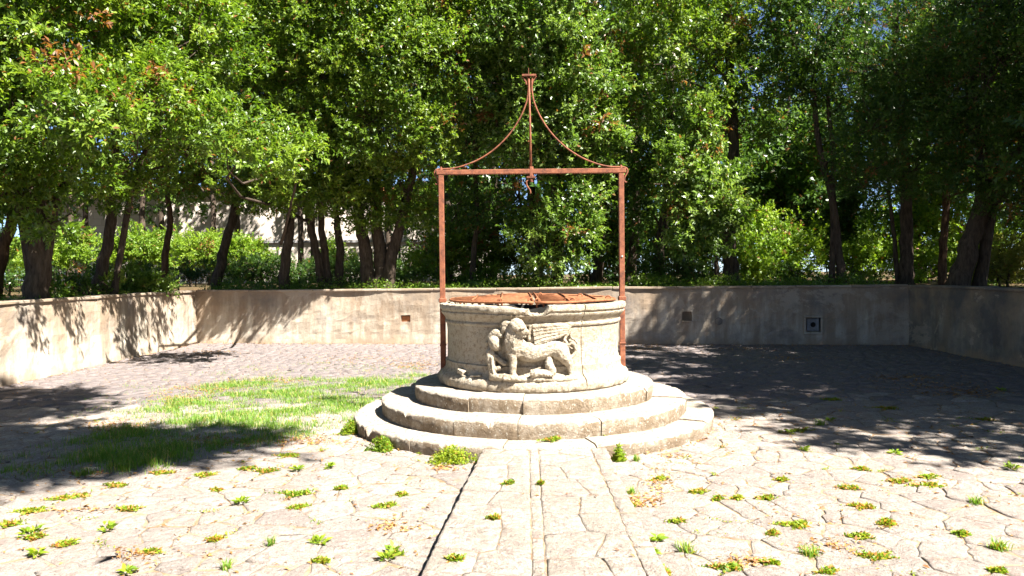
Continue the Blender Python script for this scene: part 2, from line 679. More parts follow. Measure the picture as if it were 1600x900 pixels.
ROTB = Matrix(((bd.x, -bn.x, 0), (bd.y, -bn.y, 0), (0, 0, 1)))
mb = MB()
mb.box(on_back((h_brick[0] + h_brick[1]) / 2, (h_brick[2] + h_brick[3]) / 2 - .008, -.11), (h_brick[1] - h_brick[0] - .012, .08, h_brick[3] - h_brick[2] - .02), ROTB)
mb.build('brick', M_BRICK, wb, bevel=.01)
mb = MB()
mb.box(on_back((h_dark[0] + h_dark[1]) / 2, h_dark[2] - .012, -.02), (h_dark[1] - h_dark[0] + .03, .10, .022), ROTB)
mb.build('recess_sill', M_WALL_L, wb, bevel=.006)
sm, zm = (h_sp[0] + h_sp[1]) / 2, (h_sp[2] + h_sp[3]) / 2
w_, h_ = h_sp[1] - h_sp[0], h_sp[3] - h_sp[2]
mb = MB()
for sx in (-1, 1):
    mb.box(on_back(sm + sx * (w_ / 2 + .02), zm, 0.0), (.05, .05, h_ + .10), ROTB)
mb.box(on_back(sm, zm + h_ / 2 + .02, 0.003), (w_ + .10, .05, .05), ROTB)
mb.box(on_back(sm, zm - h_ / 2 - .02, 0.003), (w_ + .10, .05, .05), ROTB)
mb.build('stone_surround', M_WALL_L, wb, bevel=.006)
mb = MB()
mb.box(on_back(sm, zm, -.06), (w_ * .8, .03, h_ * .85), ROTB)
plate = mb.build('spout_plate', M_METAL, wb, bevel=.006)
mb = MB()
c0 = on_back(sm, zm, -.044)
ringp = [c0 + bn * .012 + (bd * math.cos(a) + Vector((0, 0, 1)) * math.sin(a)) * .045 for a in np.linspace(0, 2 * math.pi, 17)]
mb.tube(ringp, .011, 6, False)
mb.build('spout_ring', M_DARK, plate, True)
mb = MB()
mb.tube([c0 - bn * .01, c0 + bn * .006], [.04, .04], 14)
mb.build('spout_hole', M_DARK, plate)  # solid black disc, its colour stands for the dark of the opening
s_, z_ = s_of(LBK, RBK, 1123, 502)
mb = MB()
mb.tube([on_back(s_, z_, -.02), on_back(s_, z_, .016)], [.085, .08], 18)
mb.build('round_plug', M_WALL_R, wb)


# ------------------------------------------------------------------ paving: irregular stones
def clip(poly, px, py, nx, ny):
    """keep the side where (p - q).n <= 0"""
    out = []
    m_ = len(poly)
    for i in range(m_):
        a, b = poly[i], poly[(i + 1) % m_]
        da = (a[0] - px) * nx + (a[1] - py) * ny
        db = (b[0] - px) * nx + (b[1] - py) * ny
        if da <= 0:
            out.append(a)
        if (da < 0 < db) or (db < 0 < da):
            t = da / (da - db)
            out.append((a[0] + (b[0] - a[0]) * t, a[1] + (b[1] - a[1]) * t))
    return out


def voronoi(seeds, reach=1.0, near=18):
    S = np.array(seeds)
    cells = []
    for i in range(len(S)):
        d2 = ((S - S[i]) ** 2).sum(1)
        idx = np.argpartition(d2, min(near, len(S) - 1))[:near + 1]
        idx = idx[np.argsort(d2[idx])][1:]
        x, y = S[i]
        poly = [(x - reach, y - reach), (x + reach, y - reach), (x + reach, y + reach), (x - reach, y + reach)]
        for j in idx:
            mx, my = (x + S[j][0]) / 2, (y + S[j][1]) / 2
            poly = clip(poly, mx, my, S[j][0] - x, S[j][1] - y)
            if len(poly) < 3:
                break
        cells.append(poly)
    return cells


def shrink(poly, g):
    cx = sum(p[0] for p in poly) / len(poly)
    cy = sum(p[1] for p in poly) / len(poly)
    area = 0
    for i in range(len(poly)):
        a, b = poly[i], poly[(i + 1) % len(poly)]
        area += a[0] * b[1] - b[0] * a[1]
    if area < 0:
        poly = poly[::-1]
    q = poly
    for i in range(len(poly)):
        a, b = poly[i], poly[(i + 1) % len(poly)]
        dx, dy = b[0] - a[0], b[1] - a[1]
        l = math.hypot(dx, dy)
        if l < 1e-5:
            continue
        nx, ny = dy / l, -dx / l
        q = clip(q, a[0] - nx * g, a[1] - ny * g, nx, ny)
        if len(q) < 3:
            return None
    return q


def stone_geo(poly, top, low, rr, tilt=0.012, ragged=0.012, lite=False):
    """irregular slab: ragged outline, rounded shoulder, uneven top"""
    pts = []
    for i in range(len(poly)):
        a, b = poly[i], poly[(i + 1) % len(poly)]
        l = math.hypot(b[0] - a[0], b[1] - a[1])
        n = max(1, int(l / (0.2 if lite else 0.065)))
        for k in range(n):
            t = k / n
            j = ragged if k else ragged * .5
            pts.append((a[0] + (b[0] - a[0]) * t + rr.uniform(-j, j), a[1] + (b[1] - a[1]) * t + rr.uniform(-j, j)))
    if len(pts) < 3:
        return None
    cx = sum(p[0] for p in pts) / len(pts)
    cy = sum(p[1] for p in pts) / len(pts)
    tx, ty = rr.uniform(-tilt, tilt), rr.uniform(-tilt, tilt)
    n = len(pts)
    if lite:                       # far cobbles: a chamfered cap
        V = [(x, y, -.004) for x, y in pts]
        V += [(cx + (x - cx) * .84, cy + (y - cy) * .84, top + (x - cx) * tx + (y - cy) * ty) for x, y in pts]
        Fc = [(i, (i + 1) % n, n + (i + 1) % n, n + i) for i in range(n)] + [tuple(range(n, 2 * n))]
        return V, Fc
    V = [(x, y, low) for x, y in pts]
    V += [(x, y, top - .005 + (x - cx) * tx + (y - cy) * ty) for x, y in pts]
    for f, dz in ((0.88, -.001), (0.5, .002)):
        V += [(cx + (x - cx) * f, cy + (y - cy) * f, top + dz + (x - cx) * f * tx + (y - cy) * f * ty + rr.uniform(-.003, .003)) for x, y in pts]
    V.append((cx, cy, top + .002 + rr.uniform(-.003, .003)))
    Fc = []
    for k in range(3):
        for i in range(n):
            j = (i + 1) % n
            Fc.append((k * n + i, k * n + j, (k + 1) * n + j, (k + 1) * n + i))
    for i in range(n):
        Fc.append((3 * n + i, 3 * n + (i + 1) % n, 4 * n))
    return V, Fc


# path edges (x as a function of y)
def path_l(y): return -0.497 + (y - 4.05) * 0.0807
def path_r(y): return 0.80 + (y - 4.02) * 0.013
def path_c(y): return 0.13 + (y - 4.14) * 0.019


PATH_TOP = 0.105
rr = random.Random(3)
seeds = []
r_ = 1.95
while r_ < 15.5:
    dr = rr.uniform(0.13, 0.25) if r_ < 5 else rr.uniform(.15, .23)
    arc = rr.uniform(0, 1)
    circ = 2 * math.pi * r_
    while arc < circ:
        a = arc / r_
        x = CX + math.cos(a) * (r_ + rr.uniform(-.09, .09))
        y = CY + math.sin(a) * (r_ + rr.uniform(-.09, .09))
        arc += rr.uniform(0.13, 0.40) * (1 if y < 10 else .75)
        if y < 10 and frac(x * 2.1, y * 2.1, 5.0, 3) > .22:
            continue
        if -8.3 < x < 8.9 and 1.2 < y < 19 and not (path_l(y) < x < path_r(y) and y < CY):
            seeds.append((x, y))
    r_ += dr
cells = voronoi(seeds)
stones = []
JOINTS = []
for (x, y), poly in zip(seeds, cells):
    if len(poly) < 3:
        continue
    if y < CY - 1.5:
        if x < path_l(y):
            a, b = (path_l(0), 0), (path_l(8), 8)
            poly = clip(poly, a[0], a[1], 1, -0.0807)
        elif x > path_r(y):
            poly = clip(poly, path_r(0), 0, -1, 0.013)
    if len(poly) < 3:
        continue
    q = shrink(poly, rr.choice((.001, .002, .003, .005, .009)))
    if not q:
        continue
    if y < 9.5:
        JOINTS += [(p[0], p[1]) for p in poly]
    far_ = y > 9.6 or not (abs(x) < .8 * y + .3 and y > 3.4)
    g = stone_geo(q, rr.uniform(.002, .024) if y > 9.6 else rr.uniform(.001, .011), -.03, rr, .03 if y > 9.6 else .015, .017, far_)
    if g:
        vis = abs(x) < 0.72 * y + .1 and y > 3.9
        size = (1 / y ** 2.6) if vis else 0
        far = min(1, max(0, (y - 8.6) / 2.2)) if abs(x) > 1.5 or y > 9 else 0
        stones.append((size, g, far > rr.uniform(.25, .75), rr.random() * (1 - .62 * far) * .8 + .2 * (1 - far)))
stones.sort(key=lambda s: -s[0])
for size, (V, Fc), cob, tone in stones[:300]:
    o = link('paving_stone', mesh_py('paving_stone', V, Fc, True, tone), M_PAVE, floor)
for nm, want, mt in (('paving_stones', False, M_PAVE), ('cobble_stones', True, M_COBBLE)):
    V, Fc, T = [], [], []
    for size, (v, f), cob, tone in stones[300:]:
        if cob != want:
            continue
        b = len(V)
        V += v
        Fc += [tuple(b + i for i in q) for q in f]
        T += [tone] * len(f)
    link(nm, mesh_py(nm, V, Fc, True, T), mt, floor)['kind'] = 'stuff'

# raised path of pale slabs
y0, y1 = 1.6, 7.2
pv = []
for y in (y0, y1):
    pv += [(path_l(y), y), (path_r(y), y)]
bedz = PATH_TOP - .007
V = [(pv[0][0], y0, -.02), (pv[1][0], y0, -.02), (pv[3][0], y1, -.02), (pv[2][0], y1, -.02)]
V += [(v[0] + (.012 if k in (0, 3) else -.012), v[1], bedz) for k, v in enumerate(V)]
path = tag(link('path', mesh_py('path', V, [(4, 5, 6, 7), (0, 1, 5, 4), (1, 2, 6, 5), (2, 3, 7, 6), (3, 0, 4, 7)]), M_PATHBED), kind='structure')
bands = [  # (left edge fn, right edge fn, spacing along, spacing across, jitter)
    (lambda y: path_l(y), lambda y: path_c(y) - .038, .34, .27, .11),
    (lambda y: path_c(y) - .038, lambda y: path_c(y) + .038, .17, .076, .0),
    (lambda y: path_c(y) + .038, lambda y: path_r(y) - .115 - .012 * (y - 4), .36, .30, .11),
    (lambda y: path_r(y) - .115 - .012 * (y - 4), lambda y: path_r(y), .6, .12, .02),
]
for lf, rf, sy, sx, jt in bands:
    sd = []
    y = y0 + rr.uniform(0, .1)
    while y < y1:
        w = rf(y) - lf(y)
        n = max(1, round(w / sx))
        for k in range(n):
            sd.append((lf(y) + w * (k + .5) / n + rr.uniform(-jt, jt), y + rr.uniform(-jt, jt)))
        y += sy * rr.uniform(.75, 1.3)
    for (x, y), poly in zip(sd, voronoi(sd, 1.0, 10)):
        if len(poly) < 3:
            continue
        k = (lf(8) - lf(0)) / 8
        poly = clip(poly, lf(0), 0, -1, k)
        k = (rf(8) - rf(0)) / 8
        poly = clip(poly, rf(0), 0, 1, -k)
        poly = clip(poly, 0, y0, 0, -1)
        poly = clip(poly, 0, y1, 0, 1)
        if len(poly) < 3:
            continue
        q = shrink(poly, rr.choice((.001, .002, .004, .007)))
        g = q and stone_geo(q, PATH_TOP + rr.uniform(-.003, .005), -.02, rr, .01, .007 if sx > .1 else .003)
        if g:
            link('path_slab', mesh_py('path_slab', g[0], g[1], True, rr.random()), M_PATH, path)

# ------------------------------------------------------------------ steps: three rings of stone blocks
steps = empty('well_steps', (CX, CY, 0), 'three concentric round stone steps under the wellhead', 'steps')
STEP = [(2.03, 1.55, -.03, .137, 15, .3), (1.73, 1.2, .10, .30, 13, .75), (1.365, .80, .26, .458, 11, .1)]
for si, (ro, ri, zb_, zt, nb, ph) in enumerate(STEP):
    cuts = sorted([ph + 2 * math.pi * (k + rr.uniform(-.22, .22)) / nb for k in range(nb)])
    cuts.append(cuts[0] + 2 * math.pi)
    for k in range(nb):
        a0, a1 = cuts[k] + .0035 / ro, cuts[k + 1] - .0035 / ro
        n = max(8, int((a1 - a0) * ro / .018))
        dz = rr.uniform(-.009, .007)
        drr = rr.uniform(-.012, .010)
        V, Fc = [], []
        for i in range(n + 1):
            a = a0 + (a1 - a0) * i / n
            ca, sa = math.cos(a) * ro, math.sin(a) * ro
            e = frac(ca * 2.5, sa * 2.5, si * 3.1)
            e2 = frac(ca * 8, sa * 8, si * 5.3 + 9)
            endc = .008 if i in (0, n) else 0
            chip = max(0, frac(ca * 5, sa * 5, si * 2.7 + 31) - .28) * .10
            rO = ro + drr + .008 * e
            ch = .018 + .008 * e2 + chip
            prof = [(ri, zt + dz - .004), (rO - .22, zt + dz + .003 * e2), (rO - ch * 1.9 - .02, zt + dz - .001 + .002 * e), (rO - ch * .6, zt + dz - ch * .35 - endc),
                    (rO + .004 * e2, zt + dz - ch * 1.2 - endc), (rO - .004 + .006 * e, (zb_ + zt) / 2), (rO - .014 + .008 * e2, zb_), (ri, zb_)]
            for (r, z) in prof:
                V.append((CX + math.cos(a) * r, CY + math.sin(a) * r, z))
        m_ = 8
        for i in range(n):
            for j in range(m_):
                j2 = (j + 1) % m_
                Fc.append((i * m_ + j, i * m_ + j2, (i + 1) * m_ + j2, (i + 1) * m_ + j))
        Fc.append(tuple(range(m_))[::-1])
        Fc.append(tuple(n * m_ + j for j in range(m_)))
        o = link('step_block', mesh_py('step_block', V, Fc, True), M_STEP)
        o.data.set_sharp_from_angle(angle=rad(50))
        under(o, steps)

# ------------------------------------------------------------------ wellhead
well = empty('wellhead', (CX, CY, .458), 'round carved limestone wellhead with winged lion relief and broken rim', 'wellhead')
RB = 0.983
PROF = [(1.055, .456), (1.082, .475), (1.092, .51), (1.085, .555), (1.06, .59), (1.035, .602), (1.02, .615), (1.004, .64), (1.0, .68), (1.004, .70), (1.004, .715), (RB + .004, .725),
        (RB, .74), (RB, .78), (RB, .86), (RB, .94), (RB, 1.02), (RB, 1.10), (RB, 1.125), (1.0, 1.132), (1.006, 1.148), (1.0, 1.163), (.993, 1.17),
        (1.003, 1.195), (1.025, 1.222), (1.045, 1.243), (1.05, 1.26), (1.040, 1.268), (1.046, 1.28), (1.062, 1.292), (1.067, 1.32), (1.06, 1.343), (1.035, 1.35), (.955, 1.35), (.94, 1.34), (.935, 1.25), (.935, .46)]


def ang_px(px):
    """angle on the well's body whose near side shows at pixel column px"""
    r = ray(px, 530)
    o_ = Vector((EYE.x - CX, EYE.y - CY))
    d = Vector((r.x, r.y)).normalized()
    b = o_.dot(d)
    c = o_.dot(o_) - RB * RB
    t = -b - math.sqrt(max(0, b * b - c))
    p = o_ + d * t
    return math.atan2(p.y, p.x)


A_J = ang_px(908)
A_N0, A_N1 = ang_px(783), ang_px(855)
A_P0 = ang_px(921)
cuts = [A_J, A_J + 2.0, A_J + 4.1, A_J + 2 * math.pi]
ZT = 1.25
for k in range(3):
    a0, a1 = cuts[k] + .0045, cuts[k + 1] - .0045
    n = int((a1 - a0) / (2 * math.pi) * 340)
    V, Fc = [], []
    m_ = len(PROF)
    for i in range(n + 1):
        a = a0 + (a1 - a0) * i / n
        am = (a + math.pi) % (2 * math.pi) - math.pi
        # worn and broken rim near the front
        t = (am - A_N0) / (A_N1 - A_N0)
        sink = 0.0
        if 0 < t < 1:
            sink = .035 * min(1, t / .5) + .006 * fnoise(a * 60, 1, 3)
            if .62 < t < .97:
                sink = .068 + .025 * max(0, math.sin((t - .62) / .35 * math.pi)) * (1 if t > .8 else .4) + .006 * fnoise(a * 90, 1, 2)
            if t > .97:
                sink = .03
        elif -.35 < t <= 0:
            sink = .012 * (1 + t / .35)
        wob = .004 * fnoise(a * 23, 0, 5)
        for j, (r, z) in enumerate(PROF):
            rr_ = r + (.003 * fnoise(a * 30, z * 14, 6) if j > 0 else 0)
            zz = z
            if z > 1.255 and j < 35:
                zz = max(1.248 + .01 * (z - 1.25), z + wob - sink) if sink > 0 else z + wob
                if sink > .02 and r > 1.0:
                    rr_ -= min(.05, sink * .75) * (0.6 + .4 * fnoise(a * 70, z * 30, 7))
            if j < 7:
                rr_ += .012 * fnoise(a * 16, z * 8, 11)
            # sunk panels either side of the joint
            if 12 <= j <= 17:
                side = am - A_J
                inset = (.045 < side < 1.9) or (am < ang_px(745) and am > -math.pi)
                if inset and 13 <= j <= 16:
                    rr_ -= .012
            V.append((CX + math.cos(a) * rr_, CY + math.sin(a) * rr_, zz))
    for i in range(n):
        for j in range(m_ - 1):
            Fc.append((i * m_ + j, (i + 1) * m_ + j, (i + 1) * m_ + j + 1, i * m_ + j + 1))
    Fc.append(tuple(range(m_)))
    Fc.append(tuple(n * m_ + j for j in range(m_))[::-1])
    o = link('stone_block', mesh_py('stone_block', V, Fc, True), M_WELL)
    o.data.set_sharp_from_angle(angle=rad(38))
    under(o, well)
mb = MB()
mb.tube([(CX, CY, .40), (CX, CY, .475)], [.94, .94], 40)
mb.build('well_bottom', M_DARK, well)  # black disc, colour stands for the dark down the shaft
mb = MB()
lin = [(.926, .47), (.926, 1.27), (.939, 1.275), (.939, .47)]  # inner wall ring in one near-black colour
for k in range(64):
    a = 2 * math.pi * k / 64
    for r, z in lin:
        mb.v.append(Vector((CX + math.cos(a) * r, CY + math.sin(a) * r, z)))
for k in range(64):
    for j in range(3):
        k2 = (k + 1) % 64
        mb.f.append((k * 4 + j, k * 4 + j + 1, k2 * 4 + j + 1, k2 * 4 + j))
mb.build('shaft_lining', mat_plain('near_black_stone', (.03, .028, .024)), well)


# winged lion carved in the round on the front: strokes in relief, fused and smoothed
def on_well(px, py, dep):
    r = ray(px, py)
    R = RB + dep
    ox, oy = EYE.x - CX, EYE.y - CY
    a = r.x * r.x + r.y * r.y
    b = 2 * (ox * r.x + oy * r.y)
    c = ox * ox + oy * oy - R * R
    t = (-b - math.sqrt(max(0, b * b - 4 * a * c))) / (2 * a)
    return EYE + r * t


_bt = bmesh.new()
bmesh.ops.create_icosphere(_bt, subdivisions=2, radius=1.0)
ICO_V = np.array([v.co[:] for v in _bt.verts])
_bt.verts.index_update()
ICO_F = np.array([[v.index for v in f.verts] for f in _bt.faces])
_bt.free()
lionV, lionF = [], []


def stroke(pts, conv, n=10, flat=1.0):
    """pts (x, y, radius, depth); conv maps crop coordinates to photo pixels and a scale"""
    ox, oy, sc_ = conv
    P3 = [(ox + p[0] / sc_, oy + p[1] / sc_, p[2] / sc_ / FPX * 7.75, p[3]) for p in pts]
    if len(P3) == 1:
        samp = P3
    else:
        samp = []
        for i in range(len(P3) - 1):
            a, b = P3[i], P3[i + 1]
            q0, q1 = P3[max(0, i - 1)], P3[min(len(P3) - 1, i + 2)]
            for k in range(n):
                t = k / n
                samp.append(tuple(0.5 * ((2 * a[c]) + (-q0[c] + b[c]) * t + (2 * q0[c] - 5 * a[c] + 4 * b[c] - q1[c]) * t * t + (-q0[c] + 3 * a[c] - 3 * b[c] + q1[c]) * t ** 3) for c in range(4)))
        samp.append(P3[-1])
    for s in samp:
        p = on_well(s[0], s[1], s[3])
        n_ = Vector((p.x - CX, p.y - CY, 0)).normalized()
        M = Matrix.Translation(p)
        rot = n_.to_track_quat('Z', 'Y').to_matrix().to_4x4()
        A_ = np.array(M @ rot @ Matrix.Diagonal((1, 1, flat, 1)))
        lionF.append(ICO_F + len(lionV) * len(ICO_V))
        lionV.append((ICO_V * max(.004, s[2])) @ A_[:3, :3].T + A_[:3, 3])


C4 = (780, 480, 7.5)
C3 = (680, 450, 5.0)
# body, chest and haunch
stroke([(190, 440, 105, .03), (330, 525, 122, .035), (480, 515, 112, .03), (610, 475, 104, .03), (720, 520, 108, .035)], C4, 8, .8)
stroke([(700, 500, 88, .04), (770, 590, 78, .05), (825, 670, 48, .05), (840, 760, 36, .055), (850, 815, 34, .06)], C4, 8)
stroke([(800, 830, 34, .07), (880, 838, 30, .065), (915, 845, 20, .06)], C4, 6)
# mane and chest
stroke([(200, 230, 84, .07), (150, 330, 86, .06), (140, 440, 80, .06), (160, 540, 66, .06)], C4, 7)
for k in range(9):
    x0 = 70 + 22 * k
    stroke([(x0 + 30, 300 + 12 * (k % 3), 15, .135 - .004 * abs(k - 4)), (x0 + 12, 400, 17, .132 - .005 * abs(k - 4)), (x0 + 18 + (k - 4) * -4, 500 + 14 * (k % 2), 14, .125 - .006 * abs(k - 4)), (x0 + 40 - k * 6, 575, 8, .10)], C4, 7)
# head looking back over the wing
stroke([(205, 222, 96, .08), (245, 255, 78, .10)], C4, 6)
stroke([(270, 275, 56, .12), (312, 292, 38, .12)], C4, 5)
stroke([(262, 330, 26, .12), (300, 340, 20, .12)], C4, 4)
stroke([(255, 250, 14, .175), (300, 243, 12, .165)], C4, 5)
# far wing behind the head
for k in range(5):
    stroke([(140 - 8 * k, 200 + 14 * k, 30, .045), (70 - 4 * k, 190 + 18 * k, 32, .05), (22 + 6 * k, 220 + 22 * k, 18, .04)], C4, 6)
# near wing, feather by feather
stroke([(400, 270, 62, .025), (520, 262, 58, .03), (680, 252, 46, .03), (800, 245, 28, .02)], C4, 8, .7)
stroke([(400, 370, 66, .025), (520, 345, 56, .03), (680, 308, 46, .03), (790, 280, 24, .02)], C4, 8, .7)
for k in range(11):
    t = k / 10
    dd = .074 + (.006 if k % 2 else 0)
    stroke([(392 + 3 * k, 212 + 240 * t, 10.5, dd), (520, 204 + 205 * t, 10, dd + .004), (680, 198 + 165 * t, 8.5, dd), (800 - 10 * abs(t - .3), 206 + 112 * t, 6.5, dd - .02), (846 - 55 * t, 226 + 90 * t, 4.5, .04)], C4, 16)
stroke([(370, 230, 24, .06), (352, 300, 22, .06), (345, 380, 20, .055)], C4, 6)
# fore leg and paws
stroke([(160, 540, 66, .07), (165, 620, 50, .08), (162, 700, 42, .085), (165, 780, 40, .09), (190, 825, 36, .10)], C4, 8)
stroke([(80, 822, 42, .10), (130, 826, 38, .11), (190, 832, 30, .11)], C4, 6)
for k in range(3):
    stroke([(60 + 26 * k, 838, 20, .13), (66 + 26 * k, 848, 15, .14)], C4, 4)
# folded hind leg with big paw
stroke([(585, 618, 36, .06), (585, 680, 56, .06), (620, 740, 50, .065), (600, 775, 44, .07), (500, 772, 46, .08), (420, 775, 50, .085)], C4, 8)
for k in range(4):
    stroke([(420, 742 + 22 * k, 18, .13 - .01 * abs(k - 1.5)), (378, 748 + 20 * k, 17, .12 - .008 * abs(k - 1.5))], C4, 5)
for k in range(5):
    stroke([(500 + 32 * k, 790, 13, .115), (508 + 32 * k, 812, 8, .11)], C4, 4)
# curled tail
stroke([(740, 500, 20, .05), (790, 560, 22, .05), (850, 575, 22, .045), (895, 530, 22, .04), (890, 460, 20, .04), (850, 425, 17, .04), (815, 445, 14, .035)], C4, 9)
stroke([(905, 470, 17, .035), (915, 420, 17, .035), (885, 385, 16, .035), (845, 360, 16, .035), (840, 310, 17, .035), (870, 290, 15, .035), (890, 300, 10, .03)], C4, 9)
stroke([(790, 430, 22, .04), (770, 390, 22, .04)], C4, 5)
# small companion figure under the raised paw
stroke([(462, 415, 52, .05), (478, 450, 42, .06)], C3, 5)
stroke([(430, 385, 24, .05), (470, 350, 30, .05), (515, 368, 26, .04)], C3, 6)
stroke([(405, 432, 20, .04)], C3)
stroke([(440, 480, 26, .05), (428, 520, 42, .05), (440, 580, 36, .055), (448, 640, 34, .06), (455, 690, 34, .07)], C3, 7)
stroke([(455, 690, 24, .085), (505, 697, 26, .09), (540, 692, 26, .09)], C3, 5)
stroke([(450, 520, 18, .05), (500, 560, 22, .05), (540, 590, 20, .05)], C3, 5)
stroke([(470, 640, 22, .06), (505, 622, 20, .06)], C3, 4)
stroke([(415, 540, 12, .09), (420, 600, 10, .09), (432, 650, 9, .09)], C3, 5)
stroke([(440, 545, 10, .10), (446, 610, 9, .10), (455, 660, 9, .10)], C3, 5)
# rocky ledge under the figures
stroke([(440, 705, 22, .07), (560, 712, 20, .075), (700, 716, 20, .08), (860, 714, 20, .08), (1000, 712, 20, .075), (1100, 708, 18, .07)], C3, 12)
meR = mesh_np('lion_src', np.concatenate(lionV), np.concatenate(lionF))
tmp = bpy.data.objects.new('lion_src', meR)
COL.objects.link(tmp)
md = tmp.modifiers.new('r', 'REMESH')
md.mode = 'VOXEL'
md.voxel_size = 0.0054
ms = tmp.modifiers.new('s', 'SMOOTH')
ms.factor = 0.5
ms.iterations = 2
dg = bpy.context.evaluated_depsgraph_get()
meL = bpy.data.meshes.new_from_object(tmp.evaluated_get(dg))
meL.name = 'lion_relief'
bpy.data.objects.remove(tmp)
nv = len(meL.vertices)
co = np.empty(nv * 3, dtype=np.float32)
nn_ = np.empty(nv * 3, dtype=np.float32)
meL.vertices.foreach_get('co', co)
meL.vertex_normals.foreach_get('vector', nn_)
co, nn_ = co.reshape(-1, 3), nn_.reshape(-1, 3)
amt = np.array([.0045 * mnoise.fractal(Vector(c) * 26, .7, 2.1, 4) - .006 * max(0, mnoise.noise(Vector(c) * 60) - .35) for c in co.tolist()], dtype=np.float32)
meL.vertices.foreach_set('co', (co + nn_ * amt[:, None]).ravel())
meL.update()
meL.polygons.foreach_set('use_smooth', np.ones(len(meL.polygons), dtype=bool))
meL.materials.clear()
o = link('lion_relief', meL, M_WELL)
under(o, well)
tag(o, 'winged lion carved in high relief with a small figure before it')
# broken pieces lying on the ledge to the left of the lion
for (x, y, sx, sz, rz) in ((208, 655, .10, .05, .3), (320, 685, .14, .022, -.1), (240, 688, .09, .02, .1)):
    p = on_well(680 + x / 5, 450 + y / 5, .05)
    n_ = Vector((p.x - CX, p.y - CY, 0)).normalized()
    tq = Vector((-n_.y, n_.x, 0))
    rot = Matrix(((tq.x, n_.x, 0), (tq.y, n_.y, 0), (0, 0, 1))) @ Matrix.Rotation(rz, 3, 'Y')
    mb = MB()
    mb.box(p, (sx, .06, sz), rot)
    mb.build('relief_fragment', M_WELL, well, bevel=.008)

# ------------------------------------------------------------------ rusty iron frame over the well
frame = empty('well_gantry', (CX, CY, .46), 'rusty iron pulley frame standing over the well with curved braces', 'gantry')
PX = 1.035
BEAM_Z = 2.845


def FPt(px, py):
    return P(px, py, CY)


for s in (-1, 1):
    mb = MB()
    mb.box((CX + s * PX, CY, (.46 + BEAM_Z - .03) / 2), (.062, .05, BEAM_Z - .03 - .46))
    post = mb.build('post', M_RUST, frame, bevel=.006)
    mb = MB()
    mb.box((CX + s * PX, CY, 1.375), (.088, .075, .05))
    mb.build('post_collar', M_RUST, post, bevel=.008)
    mb = MB()
    mb.box((CX + s * PX, CY, .86), (.074, .062, .02))
    mb.build('post_band', M_RUST, post, bevel=.004)
    mb = MB()
    mb.tube([(CX + s * PX, CY, BEAM_Z + .03), (CX + s * PX, CY, BEAM_Z + .065)], [.02, .012], 8)
    mb.build('bolt_head', M_RUST, post)
    # curved brace from the finial down to the beam end, ending in a scroll
    pts = []
    prof = [(.030, 3.93), (.020, 3.86), (.024, 3.74), (.05, 3.62), (.12, 3.46), (.24, 3.28), (.40, 3.12), (.58, 3.00), (.76, 2.925), (.90, 2.892), (1.02, 2.886),
            (1.075, 2.882), (1.105, 2.862), (1.110, 2.83), (1.095, 2.80), (1.078, 2.77), (1.072, 2.735), (1.078, 2.715), (1.092, 2.71), (1.10, 2.722)]
    for i in range(len(prof) - 1):
        q0, a, b, q1 = prof[max(0, i - 1)], prof[i], prof[i + 1], prof[min(len(prof) - 1, i + 2)]
        for k in range(4):
            t = k / 4
            pts.append(tuple(.5 * (2 * a[c] + (-q0[c] + b[c]) * t + (2 * q0[c] - 5 * a[c] + 4 * b[c] - q1[c]) * t * t + (-q0[c] + 3 * a[c] - 3 * b[c] + q1[c]) * t ** 3) for c in (0, 1)))
    mb = MB()
    mb.tube([(CX + s * x, CY - .004 * s, z) for x, z in pts], [.0095] * (len(pts) - 8) + [.010, .010, .009, .009, .008, .008, .008, .008], 6)
    mb.build('curved_brace', M_RUST, frame, True)
mb = MB()
mb.box((CX, CY, BEAM_Z), (2 * PX + .11, .055, .055))
beam = mb.build('beam', M_RUST, frame, bevel=.005)
mb = MB()
mb.tube([(CX, CY, BEAM_Z), (CX - .004, CY, 3.3), (CX - .012, CY, 3.94)], [.016, .0125, .011], 8)
rod = mb.build('king_rod', M_RUST, frame, True)
mb = MB()
mb.box((CX - .01, CY, 3.945), (.16, .05, .020))
for s in (-1, 1):
    mb.tube([(CX - .01 + s * .083, CY, 3.936), (CX - .01 + s * .06, CY, 3.91), (CX - .01 + s * .04, CY, 3.875), (CX - .01 + s * .032, CY, 3.84)], [.010, .011, .010, .009], 6)
mb.tube([(CX - .015, CY, 3.95), (CX - .016, CY, 4.03)], [.005, .003], 6)
mb.build('finial', M_RUST, rod)
mb = MB()
mb.tube([(CX, CY, BEAM_Z - .06), (CX, CY, BEAM_Z + .055)], [.034, .03], 8)
mb.box((CX, CY, BEAM_Z - .065), (.10, .06, .018))
mb.build('pulley_bolt', M_RUST, beam)
mb = MB()
mb.tube([(CX, CY, BEAM_Z - .05), (CX + .008, CY, BEAM_Z - .12)], [.026, .020], 8)
mb.build('pulley_stub', M_RUST, beam)
mb = MB()
mb.tube([(CX - .03, CY - .01, BEAM_Z - .09), (CX - .055, CY - .01, BEAM_Z - .115), (CX - .05, CY - .01, BEAM_Z - .16), (CX - .03, CY - .01, BEAM_Z - .19),
         (CX - .012, CY - .01, BEAM_Z - .215), (CX - .005, CY - .01, BEAM_Z - .245), (CX - .018, CY - .01, BEAM_Z - .26)], [.009, .010, .010, .010, .009, .008, .005], 7)
mb.build('hook', M_RUST, beam, True)
mb = MB()
mb.tube([(CX + PX + .002, CY - .024, 1.86), (CX + PX + .002, CY - .034, 1.86)], [.012, .010], 8)
mb.build('pale_rivet', mat_plain('pale_lead', (.5, .48, .45)), post)

# ------------------------------------------------------------------ rusty grate lying over the mouth
grate = empty('iron_grate', (CX, CY, 1.35), 'round rusty iron grate lying across the mouth of the well', 'grate')
GZ, GR = 1.383, .945


